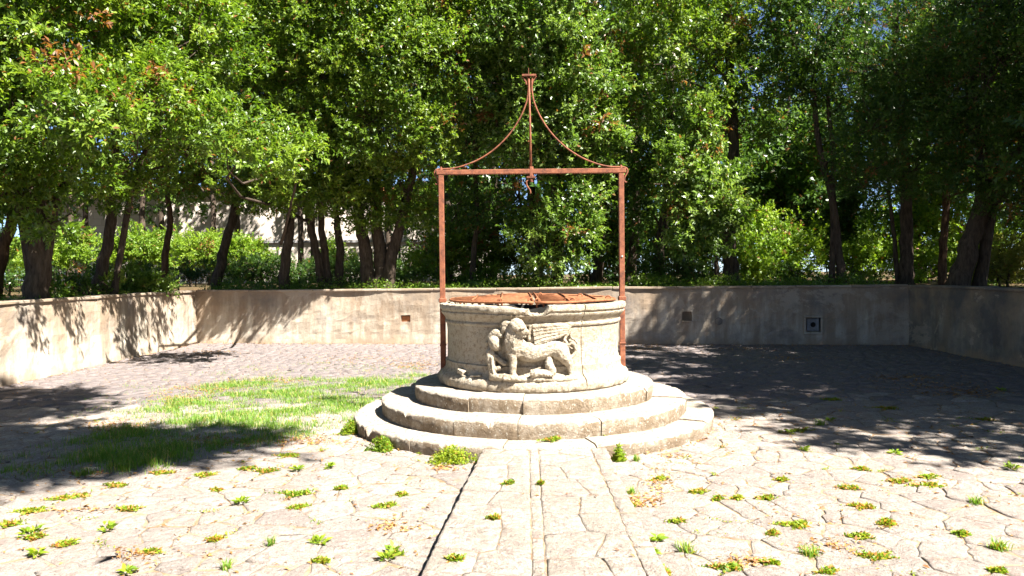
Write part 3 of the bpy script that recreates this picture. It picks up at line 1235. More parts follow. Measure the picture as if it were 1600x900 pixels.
def gz(x, y):
    return GZ + .008 * math.cos(x * 2.2) + .014 * y + .005 * math.sin(x * 5 + y * 3)


for hs in (-1, 1):        # two half rims, hinged in the middle
    mb = MB()
    pts = []
    for k in range(25):
        a = -math.pi / 2 + math.pi * k / 24
        x, y = hs * (math.cos(a) * (GR - .012) + .012), math.sin(a) * GR
        pts.append((CX + x, CY + y, gz(x, y)))
    mb.tube(pts, .014, 6)
    mb.build('half_rim', M_RUST2, grate, True)
for k in range(9):
    y = -.84 + .21 * k
    xm = math.sqrt(GR * GR - y * y) - .01
    for hs in (-1, 1):
        mb = MB()
        mb.tube([(CX + hs * .02, CY + y, gz(0, y) + .008), (CX + hs * xm / 2, CY + y + .01, gz(hs * xm / 2, y) + .006), (CX + hs * xm, CY + y, gz(hs * xm, y) + .008)], .017, 6, flat=.4)
        mb.build('cross_bar', M_RUST2, grate, True)
for x in (-.66, -.36, -.02, .04, .36, .66):
    ym = math.sqrt(GR * GR - x * x) - .01
    mb = MB()
    mb.tube([(CX + x, CY - ym, gz(x, -ym) + .02), (CX + x + .01, CY, gz(x, 0) + .018), (CX + x, CY + ym, gz(x, ym) + .02)], .012, 6)
    mb.build('long_bar', M_RUST2, grate, True)
for x, y in ((-.38, -.85), (-.34, -.86), (.02, -.92), (.09, -.92), (.43, -.81), (.50, -.78), (-.80, -.45), (.82, -.42), (-.86, .3), (.86, .3)):
    mb = MB()
    mb.tube([(CX + x, CY + y, gz(x, y)), (CX + x + .002, CY + y * .985, 1.325)], .010, 6)
    mb.build('grate_foot', M_RUST, grate, True)
for x, y, s in ((-.36, -.84, .026), (-.04, -.90, .035), (.03, -.90, .03), (.33, -.84, .03), (.40, -.82, .026), (.83, -.35, .03), (.56, .1, .03), (.1, .2, .03)):
    mb = MB()
    z = gz(x, y) + .012
    t = random.Random(x).uniform(-.6, .6)
    mb.tube([(CX + x + math.cos(a) * s * math.cos(t), CY + y + math.cos(a) * s * math.sin(t), z + math.sin(a) * s) for a in np.linspace(0, 2 * math.pi, 13)], .008, 5, False)
    mb.build('hinge_loop', M_RUST2, grate, True)

# ------------------------------------------------------------------ foliage


def leaf_mesh(name, pos, axis, nrm, length, width, tone, fold=0.25, tri=False):
    """one folded rhombic leaf (two triangles, as one quad) per row"""
    n = len(pos)
    side = np.cross(axis, nrm)
    side /= np.linalg.norm(side, axis=1, keepdims=True) + 1e-9
    nn = np.cross(side, axis)
    L = length[:, None]
    W = width[:, None]
    if tri:                       # far or unseen leaves: one triangle each
        v = np.empty((n, 3, 3), dtype=np.float32)
        v[:, 0] = pos
        v[:, 1] = pos + axis * L * 0.6 + side * W * 0.6
        v[:, 2] = pos + axis * L * 0.9 - side * W * 0.6
        return mesh_np(name, v.reshape(-1, 3), np.arange(n * 3, dtype=np.int32).reshape(n, 3), False, tone)
    v = np.empty((n, 4, 3), dtype=np.float32)
    v[:, 0] = pos
    v[:, 1] = pos + axis * L * 0.48 + side * W * 0.5 + nn * W * fold
    v[:, 2] = pos + axis * L - nn * L * 0.10
    v[:, 3] = pos + axis * L * 0.48 - side * W * 0.5 + nn * W * fold
    f = np.arange(n * 4, dtype=np.int32).reshape(n, 4)
    return mesh_np(name, v.reshape(-1, 3), f, False, tone)


def unit(a):
    return a / (np.linalg.norm(a, axis=-1, keepdims=True) + 1e-9)


def crown_leaves(lobes, rng, n_leaves, leaf_len, per_shoot=11, clump_r=0.34, dead=0.02, dead_clump=0.02, up=0.75, hollow=0.62, narrow=0.40):
    """lobes: rows (x, y, z, rx, ry, rz). Leaves sit on shoots, shoots in clumps, clumps mostly near the lobes' outsides"""
    lobes = np.array(lobes, dtype=float)
    area = (lobes[:, 3] * lobes[:, 4] + lobes[:, 3] * lobes[:, 5] + lobes[:, 4] * lobes[:, 5])
    n_sh = n_leaves // per_shoot
    n_cl = max(8, n_sh // 13)
    li = rng.choice(len(lobes), n_cl, p=area / area.sum())
    d = unit(rng.normal(size=(n_cl, 3)))
    rad_ = np.where(rng.random(n_cl) < .8, rng.uniform(hollow, 1.0, n_cl) + rng.exponential(.07, n_cl), rng.uniform(.15, hollow, n_cl))
    cl = lobes[li, :3] + d * rad_[:, None] * lobes[li, 3:]
    cl_size = clump_r * rng.uniform(.55, 1.45, n_cl)
    cl_tone = rng.normal(.54, .18, n_cl)
    cl_dead = rng.random(n_cl) < dead_clump
    ci = rng.integers(0, n_cl, n_sh)
    sd = unit(rng.normal(size=(n_sh, 3)))
    sp = cl[ci] + sd * (cl_size[ci] * rng.random(n_sh) ** .5)[:, None] * np.array([1.15, 1.15, .8])
    sdir = unit(sd * .6 + d[ci] * .7 + np.array([0, 0, .35]) + rng.normal(size=(n_sh, 3)) * .3)
    k = np.repeat(np.arange(n_sh), per_shoot)
    n = len(k)
    t = np.tile(np.arange(per_shoot) / per_shoot, n_sh)
    slen = rng.uniform(.12, .24, n_sh)[k] * (leaf_len / .1)
    pos = sp[k] + sdir[k] * (t * slen)[:, None]
    rnd = rng.normal(size=(n, 3))
    axis = unit(sdir[k] * (.35 + .7 * t)[:, None] + unit(rnd) * .9)
    nrm = unit(np.array([0, 0, up]) + d[ci][k] * .55 + rng.normal(size=(n, 3)) * .42)
    ln = leaf_len * rng.uniform(.6, 1.25, n)
    tone = np.clip(cl_tone[ci][k] + rng.normal(0, .16, n) + .12 * (t - .5), 0, .985) * .9
    isd = (rng.random(n) < dead) | (cl_dead[ci][k] & (rng.random(n) < .75))
    tone[isd] = rng.uniform(.91, 1.0, isd.sum())
    return (pos, axis, nrm, ln, ln * narrow * rng.uniform(.8, 1.25, n), tone), cl


def bend(a, b, rng, amt, n=5):
    a, b = Vector(a), Vector(b)
    L = (b - a).length
    off = Vector(rng.normal(size=3)) * amt * L
    off2 = Vector(rng.normal(size=3)) * amt * L * .5
    return [a.lerp(b, t) + off * math.sin(t * math.pi) + off2 * math.sin(t * 2 * math.pi) for t in np.linspace(0, 1, n)]


TREE_N = [0]


def tree(name, label, cat, stems, lobes, mat, n_leaves, leaf_len=.10, bark=None, group=None, twigs=70, tri=False, **kw):
    """stems: list of (points, base radius, tip radius); lobes as rows (x,y,z,rx,ry,rz)"""
    TREE_N[0] += 1
    rng = np.random.default_rng(100 + TREE_N[0])
    bark = bark or M_BARK
    base = Vector(stems[0][0][0])
    root = empty(name, (base.x, base.y, OUT_Z), label, cat, group)
    data, cl = crown_leaves(lobes, rng, n_leaves, leaf_len, **kw)
    under(link('crown', leaf_mesh('crown', *data, tri=tri), mat), root)
    mbt, allp = MB(), []
    for pts, r0, r1 in stems:
        pts = [Vector(p) for p in pts]
        fine = []
        for i in range(len(pts) - 1):
            q0, a, b, q1 = pts[max(0, i - 1)], pts[i], pts[i + 1], pts[min(len(pts) - 1, i + 2)]
            for k in range(6):
                t = k / 6
                fine.append(.5 * (2 * a + (-q0 + b) * t + (2 * q0 - 5 * a + 4 * b - q1) * t * t + (-q0 + 3 * a - 3 * b + q1) * t ** 3))
        fine.append(pts[-1])
        n = len(fine)
        rs = []
        for i in range(n):
            t = i / (n - 1)
            r = r0 * (1 - t) + r1 * t
            r *= 1 + .35 * max(0, 1 - t * 7) ** 2 + .05 * math.sin(i * 2.1)
            rs.append(r)
            fine[i] = fine[i] + Vector(rng.normal(size=3)) * r * .10
            allp.append((fine[i], r, t))
        mbt.tube(fine, rs, 10, True)
    mbt.build('trunk', bark, root, True)
    mbb = MB()
    ups = [a for a in allp if a[2] > .25]
    for lb in lobes:
        c = Vector(lb[:3])
        cand = sorted(ups, key=lambda a: (a[0] - c).length + max(0, a[0].z - c.z + .3) * 2)[:4]
        a = cand[rng.integers(0, len(cand))]
        pts = bend(a[0], c, rng, .10, 6)
        r = min(a[1] * .55, .03 + .02 * lb[3])
        mbb.tube(pts, list(np.linspace(r, r * .15, 6)), 6, False)
    L = np.array(lobes)
    pick = rng.choice(len(cl), min(twigs, len(cl)), replace=False)
    for i in pick:
        j = ((L[:, :3] - cl[i]) ** 2).sum(1).argmin()
        a = Vector(L[j, :3]) + Vector(rng.normal(size=3)) * .15
        pts = bend(a, cl[i], rng, .12, 4)
        mbb.tube(pts, [.016, .012, .009, .005], 4, False)
    mbb.build('branches', bark, root, True)['kind'] = 'stuff'
    return root


def LB(px, py, d, rpx, rpy, rd=None):
    """crown lobe centred on a pixel at depth d, radii in photo pixels, depth radius in metres"""
    c = P(px, py, d)
    k = d / FPX
    return (c.x, c.y, c.z, rpx * k, rd if rd else (rpx + rpy) / 2 * k, rpy * k)


def ST(pts, d, r0, r1):
    """stem through pixels at depth d (number, or one per point), first point sunk to the ground"""
    out = []
    for i, p in enumerate(pts):
        dd = d if not hasattr(d, '__len__') else d[i]
        out.append(P(p[0], p[1], dd))
    out[0].z = OUT_Z - .1
    return (out, r0, r1)


FRONT = 'trees standing just behind the court walls'

# -- left side
tree('holm_oak', 'thick-trunked oak with sun-flecked bark at the left wall', 'tree',
     [ST([(57, 465), (60, 400), (55, 320), (48, 200), (40, 60), (30, -80)], 13.2, .21, .07),
      ST([(58, 420), (78, 360), (95, 300), (140, 220), (180, 120)], 13.2, .10, .04),
      ST([(55, 400), (36, 350), (25, 280), (0, 200)], 13.2, .09, .04)],
     [LB(40, 40, 12.6, 120, 110), LB(115, 160, 11.4, 80, 60), LB(10, 200, 12.4, 90, 90), LB(-60, 90, 12.8, 120, 150), LB(90, 260, 12.8, 80, 45), LB(20, 300, 12.6, 60, 50), LB(95, 345, 12.4, 40, 22), LB(60, -90, 12.5, 150, 110)],
     M_OAK, 60000, .105, hollow=.7, dead=.02, dead_clump=.025, clump_r=.28)
tree('holm_oak', 'reddish trunk leaning right at the very left edge of the picture', 'tree',
     [ST([(-12, 462), (2, 400), (18, 345), (26, 290), (20, 180)], 15.0, .14, .06)],
     [LB(0, 250, 15, 70, 60), LB(-40, 160, 15, 80, 80), LB(30, 320, 15.2, 40, 25)],
     M_OAKDK, 16000, .11, bark=M_BARK2)
shrub_later = [('bright shrub at the left edge below the reddish leaning trunk', [LB(-10, 395, 25, 50, 40), LB(20, 415, 24, 36, 26), LB(-50, 380, 25, 40, 50)])]
tree('holm_oak', 'slender dark oak leaning right, second trunk from the left', 'tree',
     [ST([(152, 460), (158, 420), (172, 360), (176, 280), (185, 180), (200, 60), (210, -60)], 15.5, .13, .05),
      ST([(172, 350), (210, 280), (250, 200), (300, 140)], 15.5, .07, .03)],
     [LB(190, 60, 15, 100, 90), LB(250, 160, 13.6, 80, 65), LB(160, 190, 12.2, 60, 50), LB(290, 70, 15, 90, 90), LB(230, -60, 15, 130, 90), LB(190, 290, 15, 60, 36), LB(300, 230, 15, 60, 40)],
     M_OAK, 56000, .10, hollow=.7, dead=.02, dead_clump=.03, clump_r=.3)
tree('holm_oak', 'thin smooth-stemmed tree standing alone before the lit green bank', 'tree',
     [ST([(260, 450), (258, 400), (266, 350), (262, 300), (270, 220), (280, 120)], 19.6, .10, .04)],
     [LB(270, 230, 19.4, 70, 50), LB(250, 150, 19.6, 80, 60), LB(320, 190, 19.5, 70, 60), LB(290, 285, 19.5, 60, 25), LB(300, 90, 20, 80, 70)],
     M_OAK, 22000, .11, bark=M_BARK2, dead=.04, dead_clump=.10)
tree('holm_oak', 'dark leaning trunk with rusty dead leaves in its lower crown', 'tree',
     [ST([(336, 452), (345, 410), (362, 350), (372, 290), (380, 200), (390, 100)], 20.2, .15, .05)],
     [LB(370, 240, 19.8, 70, 55), LB(350, 300, 19.6, 60, 30), LB(400, 160, 20, 80, 70), LB(330, 20, 20, 100, 80), LB(380, 300, 19.8, 45, 30), LB(400, 60, 20.2, 90, 70)],
     M_OAK, 24000, .11, dead=.05, dead_clump=.14)
tree('holm_oak', 'oak with pale blotched trunk and bright spreading lower branches', 'tree',
     [ST([(442, 452), (446, 410), (454, 350), (455, 290), (450, 200), (440, 100)], 19.2, .15, .06)],
     [LB(400, 235, 13.2, 68, 36), LB(350, 200, 13.6, 60, 36), LB(445, 225, 14.0, 45, 30), LB(420, 300, 18.4, 60, 25), LB(470, 300, 18, 70, 28), LB(440, 150, 18.4, 90, 60), LB(420, 60, 18.6, 100, 70), LB(390, -40, 18.6, 120, 70), LB(505, 290, 17.6, 55, 25)],
     M_OAK, 66000, .098, hollow=.66, dead=.015, dead_clump=.03)
tree('holm_oak', 'twin-stemmed dark oak whose two stems part in a narrow V', 'tree',
     [ST([(508, 452), (496, 400), (482, 340), (470, 270), (470, 180)], 19.4, .13, .05),
      ST([(514, 452), (508, 400), (502, 350), (500, 290), (510, 180)], 19.5, .12, .05)],
     [LB(490, 240, 19.4, 60, 60), LB(520, 150, 19.5, 70, 70), LB(470, 170, 19.4, 60, 60), LB(500, 300, 19.6, 55, 25)],
     M_OAKDK, 18000, .11, dead=.03, dead_clump=.06, tri=True)
tree('holm_oak', 'single dark stem with a burl, beside the three-stemmed oak', 'tree',
     [ST([(528, 452), (532, 400), (528, 362), (524, 320), (530, 240)], 19.7, .125, .06)],
     [LB(535, 260, 19.7, 50, 45), LB(545, 190, 19.8, 60, 60), LB(530, 315, 19.8, 40, 20)],
     M_OAKDK, 12000, .11, tri=True)
tree('holm_oak', 'large three-stemmed oak with a broad bright sunlit crown', 'tree',
     [ST([(575, 450), (572, 400), (562, 350), (555, 290), (530, 180), (500, 60)], 19.2, .19, .06),
      ST([(592, 450), (594, 400), (590, 350), (588, 280), (590, 160), (590, 20)], 19.3, .19, .07),
      ST([(606, 450), (612, 400), (626, 350), (640, 290), (660, 190), (670, 60)], 19.2, .17, .06)],
     [LB(560, 60, 17.2, 120, 100), LB(640, 110, 17.3, 90, 90), LB(500, 130, 17.3, 80, 80), LB(590, 190, 17.3, 95, 60, 1.0), LB(660, 210, 18, 60, 60, .8), LB(520, 230, 17.8, 70, 40, .8), LB(600, -50, 17.2, 150, 90), LB(470, 20, 17.4, 100, 90), LB(620, 280, 18.6, 60, 36, .7), LB(555, 290, 18.8, 55, 30, .7), LB(660, 30, 17.4, 80, 90), LB(640, 330, 19.0, 50, 20, .6), LB(570, 335, 18.6, 36, 20, .5)],
     M_OAK, 165000, .085, hollow=.70, dead=.015, dead_clump=.02, twigs=120, clump_r=.32)
tree('holm_oak', 'thin dark stem behind the left post of the iron frame', 'tree',
     [ST([(737, 450), (740, 400), (745, 330), (742, 240), (745, 120)], 20.5, .09, .04)],
     [LB(740, 230, 20.3, 60, 70), LB(730, 140, 20.4, 70, 70), LB(760, 320, 20.5, 50, 40), LB(720, 320, 20.5, 45, 30), LB(745, 50, 20.4, 70, 80)],
     M_OAKDK, 22000, .11, dead=.02, dead_clump=.05, tri=True)
# -- centre
tree('holm_oak', 'tall sunlit oak behind the iron frame, leaves hanging almost to the wall', 'tree',
     [ST([(868, 450), (872, 380), (868, 300), (860, 180), (858, 40), (860, -80)], 18.9, .16, .06)],
     [LB(870, 60, 17.8, 100, 90), LB(910, 140, 17.8, 70, 80), LB(820, 130, 17.9, 70, 80), LB(870, 200, 17.8, 95, 60, 1.1), LB(930, 225, 18, 40, 50), LB(790, 40, 17.9, 90, 90), LB(860, -50, 17.8, 140, 80), LB(780, 200, 18.3, 50, 50),
      LB(870, 345, 18.0, 65, 40, .7), LB(840, 375, 18.1, 38, 32, .5), LB(905, 370, 18.1, 40, 40, .5), LB(870, 410, 18.2, 26, 28, .4), LB(900, 300, 18.1, 40, 28, .6)],
     M_LAUREL, 112000, .102, hollow=.66, dead=.02, dead_clump=.03, twigs=110, clump_r=.3)
# -- right of the frame
tree('holm_oak', 'dark slightly leaning trunk right of the iron frame, in deep shade', 'tree',
     [ST([(1028, 448), (1032, 380), (1042, 310), (1046, 220), (1050, 100), (1050, -40)], 21.5, .17, .07)],
     [LB(1040, 100, 21.3, 100, 100), LB(1000, 220, 21.4, 80, 80), LB(1060, 230, 21.5, 70, 70), LB(1010, 320, 21.6, 50, 50), LB(1030, -20, 21.5, 120, 80)],
     M_OAKDK, 34000, .115, tri=True)
tree('bay_laurel', 'small bay tree with pale sunlit leaves before a dark trunk', 'tree',
     [ST([(1122, 448), (1118, 400), (1105, 330), (1098, 250), (1092, 190)], 18.5, .07, .03)],
     [LB(1090, 215, 17.6, 26, 32), LB(1070, 255, 17.5, 32, 28), LB(1110, 275, 17.5, 46, 32), LB(1090, 320, 17.5, 48, 32), LB(1080, 365, 17.6, 36, 30), LB(1130, 320, 17.7, 36, 28), LB(1110, 395, 17.8, 32, 28), LB(1100, 180, 17.7, 16, 20)],
     M_LAUREL, 24000, .11, dead=.015, dead_clump=.03, clump_r=.26)
tree('holm_oak', 'stout straight black trunk beside the bay tree', 'tree',
     [ST([(1145, 448), (1140, 390), (1140, 310), (1146, 220), (1140, 100), (1136, -50)], 19.0, .21, .09)],
     [LB(1120, 80, 18.6, 100, 80), LB(1060, 60, 18.4, 90, 100), LB(1180, 130, 18.6, 70, 70), LB(1110, -40, 18.4, 150, 80), LB(1150, 190, 18.8, 60, 40), LB(1010, 0, 18.4, 80, 100), LB(1000, 120, 18.6, 40, 80), LB(1200, 30, 18.7, 80, 80)],
     M_OAK, 50000, .095, dead=.02, dead_clump=.02)
tree('holm_oak', 'thin crooked twin-stemmed tree with an open upper crown', 'tree',
     [ST([(1318, 445), (1310, 390), (1300, 310), (1285, 250), (1275, 190), (1272, 130), (1280, 40)], 18.0, .11, .04),
      ST([(1300, 310), (1302, 250), (1295, 180), (1296, 110), (1310, 20)], 18.0, .07, .03)],
     [LB(1290, 60, 17.8, 80, 70), LB(1340, 130, 17.6, 60, 60), LB(1240, 60, 18, 60, 70), LB(1300, -40, 17.8, 120, 70), LB(1340, 220, 17.4, 50, 60), LB(1250, 140, 18.2, 40, 40)],
     M_OAKDK, 32000, .10, tri=True)
tree('pine_tree', 'dark thick upright trunk left of the leaning one at the right wall', 'tree',
     [ST([(1418, 445), (1416, 390), (1416, 310), (1412, 230), (1400, 120), (1400, 0)], 18.0, .17, .07),
      ST([(1404, 446), (1398, 380), (1390, 310), (1385, 240)], 18.1, .06, .03)],
     [LB(1400, 100, 16.6, 90, 80), LB(1380, 200, 16.4, 80, 70), LB(1450, 170, 16.6, 80, 70), LB(1370, 280, 16.6, 60, 40), LB(1440, 260, 16.8, 60, 40), LB(1410, -20, 17.4, 80, 60)],
     M_OAKDK, 44000, .085, narrow=.28, tri=True)
tree('pine_tree', 'slim reddish trunk between the upright and the leaning dark trunks', 'tree',
     [ST([(1472, 446), (1474, 390), (1478, 320), (1480, 250), (1476, 140)], 17.4, .10, .05)],
     [LB(1500, 200, 16, 80, 60), LB(1480, 110, 16, 80, 70), LB(1530, 260, 16, 70, 45), LB(1500, 10, 16, 110, 80)],
     M_OAKDK, 34000, .085, bark=M_BARK2, narrow=.28, tri=True)
tree('pine_tree', 'heavy dark trunk leaning right, behind the right wall', 'tree',
     [ST([(1496, 446), (1508, 400), (1530, 340), (1536, 270), (1520, 180), (1520, 60)], 15.6, .22, .09),
      ST([(1530, 340), (1560, 280), (1600, 220), (1640, 140)], 15.6, .12, .05)],
     [LB(1560, 120, 14.6, 110, 100), LB(1600, 240, 14.6, 90, 80), LB(1550, 10, 14.6, 150, 90), LB(1660, 120, 14.4, 120, 130), LB(1590, 310, 15, 70, 35)],
     M_OAKDK, 56000, .085, narrow=.28, tri=True)

# -- shade trees along the right wall and behind the photographer: their shadows cross the court
ORD = ['first', 'second', 'third', 'fourth', 'fifth', 'sixth', 'seventh', 'eighth', 'ninth', 'tenth', 'eleventh', 'twelfth', 'thirteenth', 'fourteenth', 'fifteenth', 'sixteenth', 'seventeenth', 'eighteenth', 'nineteenth', 'twentieth']
SIDE = 'trees along the right wall and behind the viewer, seen by their shadows'


def shade_tree(x, y, top, rx, n, lobes=None, label='', lean=(0, 0), r0=.2, leaf=.26):
    rng = random.Random(int(x * 10 + y * 100))
    lb = lobes or []
    if not lb:
        for k in range(8):
            a = k * 2.4
            z = 3.4 + (top - 4.0) * (k / 7)
            rr_ = rx * (.75 if k in (0, 7) else 1)
            lb.append((x + lean[0] * (k / 7) + math.cos(a) * rx * .55, y + lean[1] * (k / 7) + math.sin(a) * rx * .55, z, rr_ * .8, rr_ * .8, .95))
    n = int(n * (.62 if leaf > .2 else .9))
    tree('shade_tree', label, 'tree', [([(x, y, OUT_Z - .1), (x + lean[0] * .2, y + lean[1] * .2, top * .4), (x + lean[0] * .6, y + lean[1] * .6, top * .75), (x + lean[0], y + lean[1], top * .95)], r0, .05)],
         lb, M_OAKDK, n, leaf, group=SIDE, twigs=40, tri=True)


SL = 'evergreen outside the frame along the right wall, %s'
for i, (x, y, top, w, n) in enumerate([(11.2, 13.8, 8.8, 2.2, 44000), (10.8, 10.4, 11.6, 2.3, 36000), (10.8, 7.4, 11.4, 2.3, 36000), (10.8, 4.6, 10.8, 2.3, 34000), (11.1, 2.0, 8.2, 2.1, 18000),
                                        (14.0, 6.0, 12, 3.0, 22000), (14.0, 11.0, 12, 3.0, 22000), (13.5, 16.5, 12, 2.8, 22000)]):
    shade_tree(x, y, top, w, n, leaf=.13 if i == 0 else .26, label=SL % ['nearest the back wall corner, first', 'second', 'third', 'fourth', 'fifth and lowest', 'standing behind the third', 'standing behind the second', 'standing behind the first'][i])
for i, (x, y, top) in enumerate([(-10.5, 5, 10), (-11, 0.5, 11), (-11, -5, 11), (11, -4, 8), (5, -11.5, 9), (-5, -11.5, 10), (0, -12.5, 9)]):  # unseen trees added to hold back sky light from the court
    shade_tree(x, y, top, 2.6, 9000, label='added evergreen outside the frame, %s going round the court from the left wall' % ORD[i])
shade_tree(-1.0, -4.0, 12.5, 5, 76000, label='spreading evergreen behind the viewer whose crown shades the grass patch', r0=.3, lean=(.8, 2.6),
           lobes=[(.4, -1.6, 10.5, 2.3, 2.1, 1.1), (-1.6, 1.0, 10.7, 1.9, 1.8, .9), (2.2, -4.0, 10.2, 2.0, 2.0, 1.0), (-3, -1, 10.2, 2, 2, 1), (.0, 4.7, 10.9, 1.1, 1.0, .6), (.8, 3.5, 11.0, .9, .7, .4),
                  (1.7, 2.4, 11.0, .9, .5, .35), (2.6, 1.75, 11.0, 1.0, .45, .3), (2.9, 1.8, 11.2, 1.0, .45, .3), (2.3, 1.9, 11.2, .9, .5, .35), (3.7, 1.95, 11.1, .8, .3, .3), (3.5, 1.9, 11.3, .8, .35, .3), (3.9, 2.0, 11.2, .7, .3, .3), (2.4, 1.1, 11.0, .7, .4, .3), (.9, 2.6, 11, .7, .6, .4)])

# -- background wood
BGL = 'tall tree in the second row of the wood, %s from the left'
rb = random.Random(21)
for i, (px, d, hgt, w) in enumerate([(-40, 24, 11, 2.8), (110, 37, 15, 3.4), (230, 39, 16, 3.4), (330, 37, 15, 3.4), (470, 38, 15.5, 3.4), (600, 37, 15, 3.4), (700, 29, 12, 2.8), (770, 30, 14, 3.2), (840, 25, 12, 2.8), (930, 25, 12, 2.8),
                                     (985, 24, 12, 2.6), (1075, 27, 13, 3.0), (1170, 34, 11, 2.6), (1235, 27, 8.5, 2.2), (1340, 28, 13, 3), (1440, 26, 12, 3), (1540, 24, 12, 3), (1640, 22, 11, 2.6)]):
    b = P(px, 440, d)
    lob = []
    for k in range(9):
        a = k * 2.4 + i
        z = (6.6 if 50 < px < 690 else 3.6) + (hgt - 5.5) * k / 8
        lob.append((b.x + math.cos(a) * w * .55, b.y + math.sin(a) * w * .55, z, w * .62, w * .62, 1.15))
    tree('wood_tree', BGL % ORD[i], 'tree', [([(b.x, b.y, OUT_Z - .1), (b.x + rb.uniform(-.3, .3), b.y, hgt * .35), (b.x + rb.uniform(-.5, .5), b.y, hgt * .7), (b.x, b.y, hgt * .95)], .17, .05)],
         lob, M_OAKDK if i % 3 else M_OAK, 11500, .23, group='background wood', twigs=20, clump_r=.5, tri=True)
# farther stand that closes the view
for i in range(16):
    px = -100 + i * 118
    d = 40 + rb.uniform(-3, 5)
    b = P(px, 440, d)
    w = 4.2
    hgt = 17 + rb.uniform(-2, 2)
    left = px < 720
    if 1130 < px < 1330:
        hgt = 11
    if 440 < px < 540:
        hgt = 13
    lob = [(b.x + math.cos(k * 2.4 + i) * w * .5, b.y + math.sin(k * 2.4 + i) * w * .5, (7.0 if left else 3.2) + (hgt - 5) * k / 8, w * .62, w * .62, 1.6) for k in range(9)]
    tree('wood_tree', 'distant tree in the last row of the wood, %s from the left' % ORD[i], 'tree', [([(b.x, b.y, OUT_Z - .3), (b.x, b.y, hgt * .4), (b.x, b.y, hgt * .9)], .2, .06)],
         lob, M_OAKDK, 6500, .37, group='distant wood', twigs=8, clump_r=.8, tri=True)


# ------------------------------------------------------------------ shrubs and hedge
def shrub(name, label, lobes, mat, n, leaf=.09, group=None, cat='shrub', **kw):
    c = np.array(lobes)[:, :3].mean(0)
    tree(name, label, cat, [([(c[0] + dx, c[1] + dy, OUT_Z - .1), (c[0] + dx * 2, c[1] + dy * 2, (OUT_Z + c[2]) / 2), (c[0] + dx * 4, c[1] + dy * 3, c[2])], .035, .012) for dx, dy in ((-.1, 0), (.08, .05), (0, -.08))],
         lobes, mat, n, leaf, group=group, twigs=24, **{'tri': c[1] > 21, **kw})


shrub('green_bush', 'big bright green bush in sunlight between the dark trunks', [LB(1185, 395, 24, 40, 34), LB(1235, 385, 24.4, 40, 38), LB(1162, 405, 23.8, 26, 32), LB(1205, 352, 24.6, 28, 22), LB(1200, 415, 23.8, 50, 26), LB(1258, 362, 24.5, 20, 22), LB(1175, 345, 24.6, 16, 16), LB(1268, 405, 24, 18, 26)], M_LIGHT, 22000, .12, up=.5, clump_r=.42)
shrub('green_bush', 'small dark clipped bush before the bright one', [LB(1238, 430, 20.5, 26, 14), LB(1225, 434, 20.6, 18, 10)], M_OAKDK, 4000, .07, clump_r=.16)
shrub('green_bush', 'leafy sunlit bush behind the upright dark trunks at right', [LB(1360, 390, 23.5, 34, 40), LB(1440, 370, 24, 45, 50), LB(1400, 405, 23.6, 40, 34), LB(1465, 340, 24.4, 40, 30), LB(1455, 420, 23.4, 50, 24)], M_LIGHT, 24000, .12, up=.5)
shrub('green_bush', 'yellowish feathery shrub at the right edge behind the wall', [LB(1565, 400, 18.5, 36, 30), LB(1600, 410, 18.5, 40, 34), LB(1545, 420, 18.3, 30, 22)], M_YELLOW, 15000, .07, narrow=.3, clump_r=.2)
shrub('green_bush', 'light green shrub under the heavy leaning trunk', [LB(1535, 390, 20.4, 26, 26), LB(1520, 415, 20.2, 40, 24)], M_LIGHT, 7000, .10)
shrub('green_bush', 'olive lit foliage high in the gap between the dark trunks', [LB(1190, 270, 29, 50, 50), LB(1240, 240, 30, 50, 60), LB(1215, 310, 29, 40, 30)], M_LIGHT, 16000, .15)
shrub('green_bush', 'low shaded bush to the right of the iron frame post', [LB(1050, 415, 21, 40, 26), LB(1090, 425, 20.6, 34, 20), LB(1000, 425, 21.5, 30, 22)], M_OAKDK, 9000, .09)
for i, (px, d, h) in enumerate([(700, 27, 3.0), (755, 29, 3.6), (815, 27, 3.2), (930, 26, 3.6), (975, 28, 4.0), (1030, 26, 3.2), (1110, 27, 3.4), (1300, 27, 3.4), (1345, 30, 3.8), (1500, 27, 3.6), (1580, 25, 3.4)]):
    b = P(px, 440, d)
    shrub('green_bush', 'shadowy bush filling the wood between trunks, %s from the left' % ORD[i], [(b.x, b.y, OUT_Z + h * .3, .9, .9, h * .35), (b.x - .7, b.y + .2, OUT_Z + h * .45, .8, .8, h * .35), (b.x + .6, b.y - .2, OUT_Z + h * .55, .85, .8, h * .35)],
          M_OAKDK if i % 2 else M_OAK, 9000, .15, tri=True, group='shadowy bushes in the wood')
# sunlit bank of shrubs before the pale building
for i, (px, py, d, rx, ry) in enumerate([(-20, 395, 29, 70, 34), (95, 385, 29, 70, 40), (205, 385, 30, 60, 36), (300, 385, 31, 60, 40), (380, 395, 31, 40, 30), (560, 412, 33, 50, 18), (660, 412, 33, 50, 18), (520, 395, 33, 14, 30)]):
    lab = ['bright green shrub at the left edge beyond the dark hedge', 'bright green shrub seen beside the thick left trunk', 'bright green shrub between the second and third trunks', 'bright green shrub right of the thin smooth stem',
           'darker green shrub below the leaning trunk with dead leaves', 'low green shrub at the foot of the pale building, left of the three stems', 'low green shrub at the foot of the pale building, beside the frame', 'narrow yellow-green sapling against the pale building'][i]
    shrub('green_bush', lab, [LB(px, py, d, rx * .7, ry * .7), LB(px - rx * .4, py + ry * .3, d - .3, rx * .5, ry * .6), LB(px + rx * .4, py + ry * .2, d + .3, rx * .55, ry * .65)], M_LIGHT, 13000 if i < 5 else 5000, .12, up=.5)
for lab, lbs in shrub_later:
    shrub('green_bush', lab, lbs, M_LIGHT, 9000, .12, up=.5)
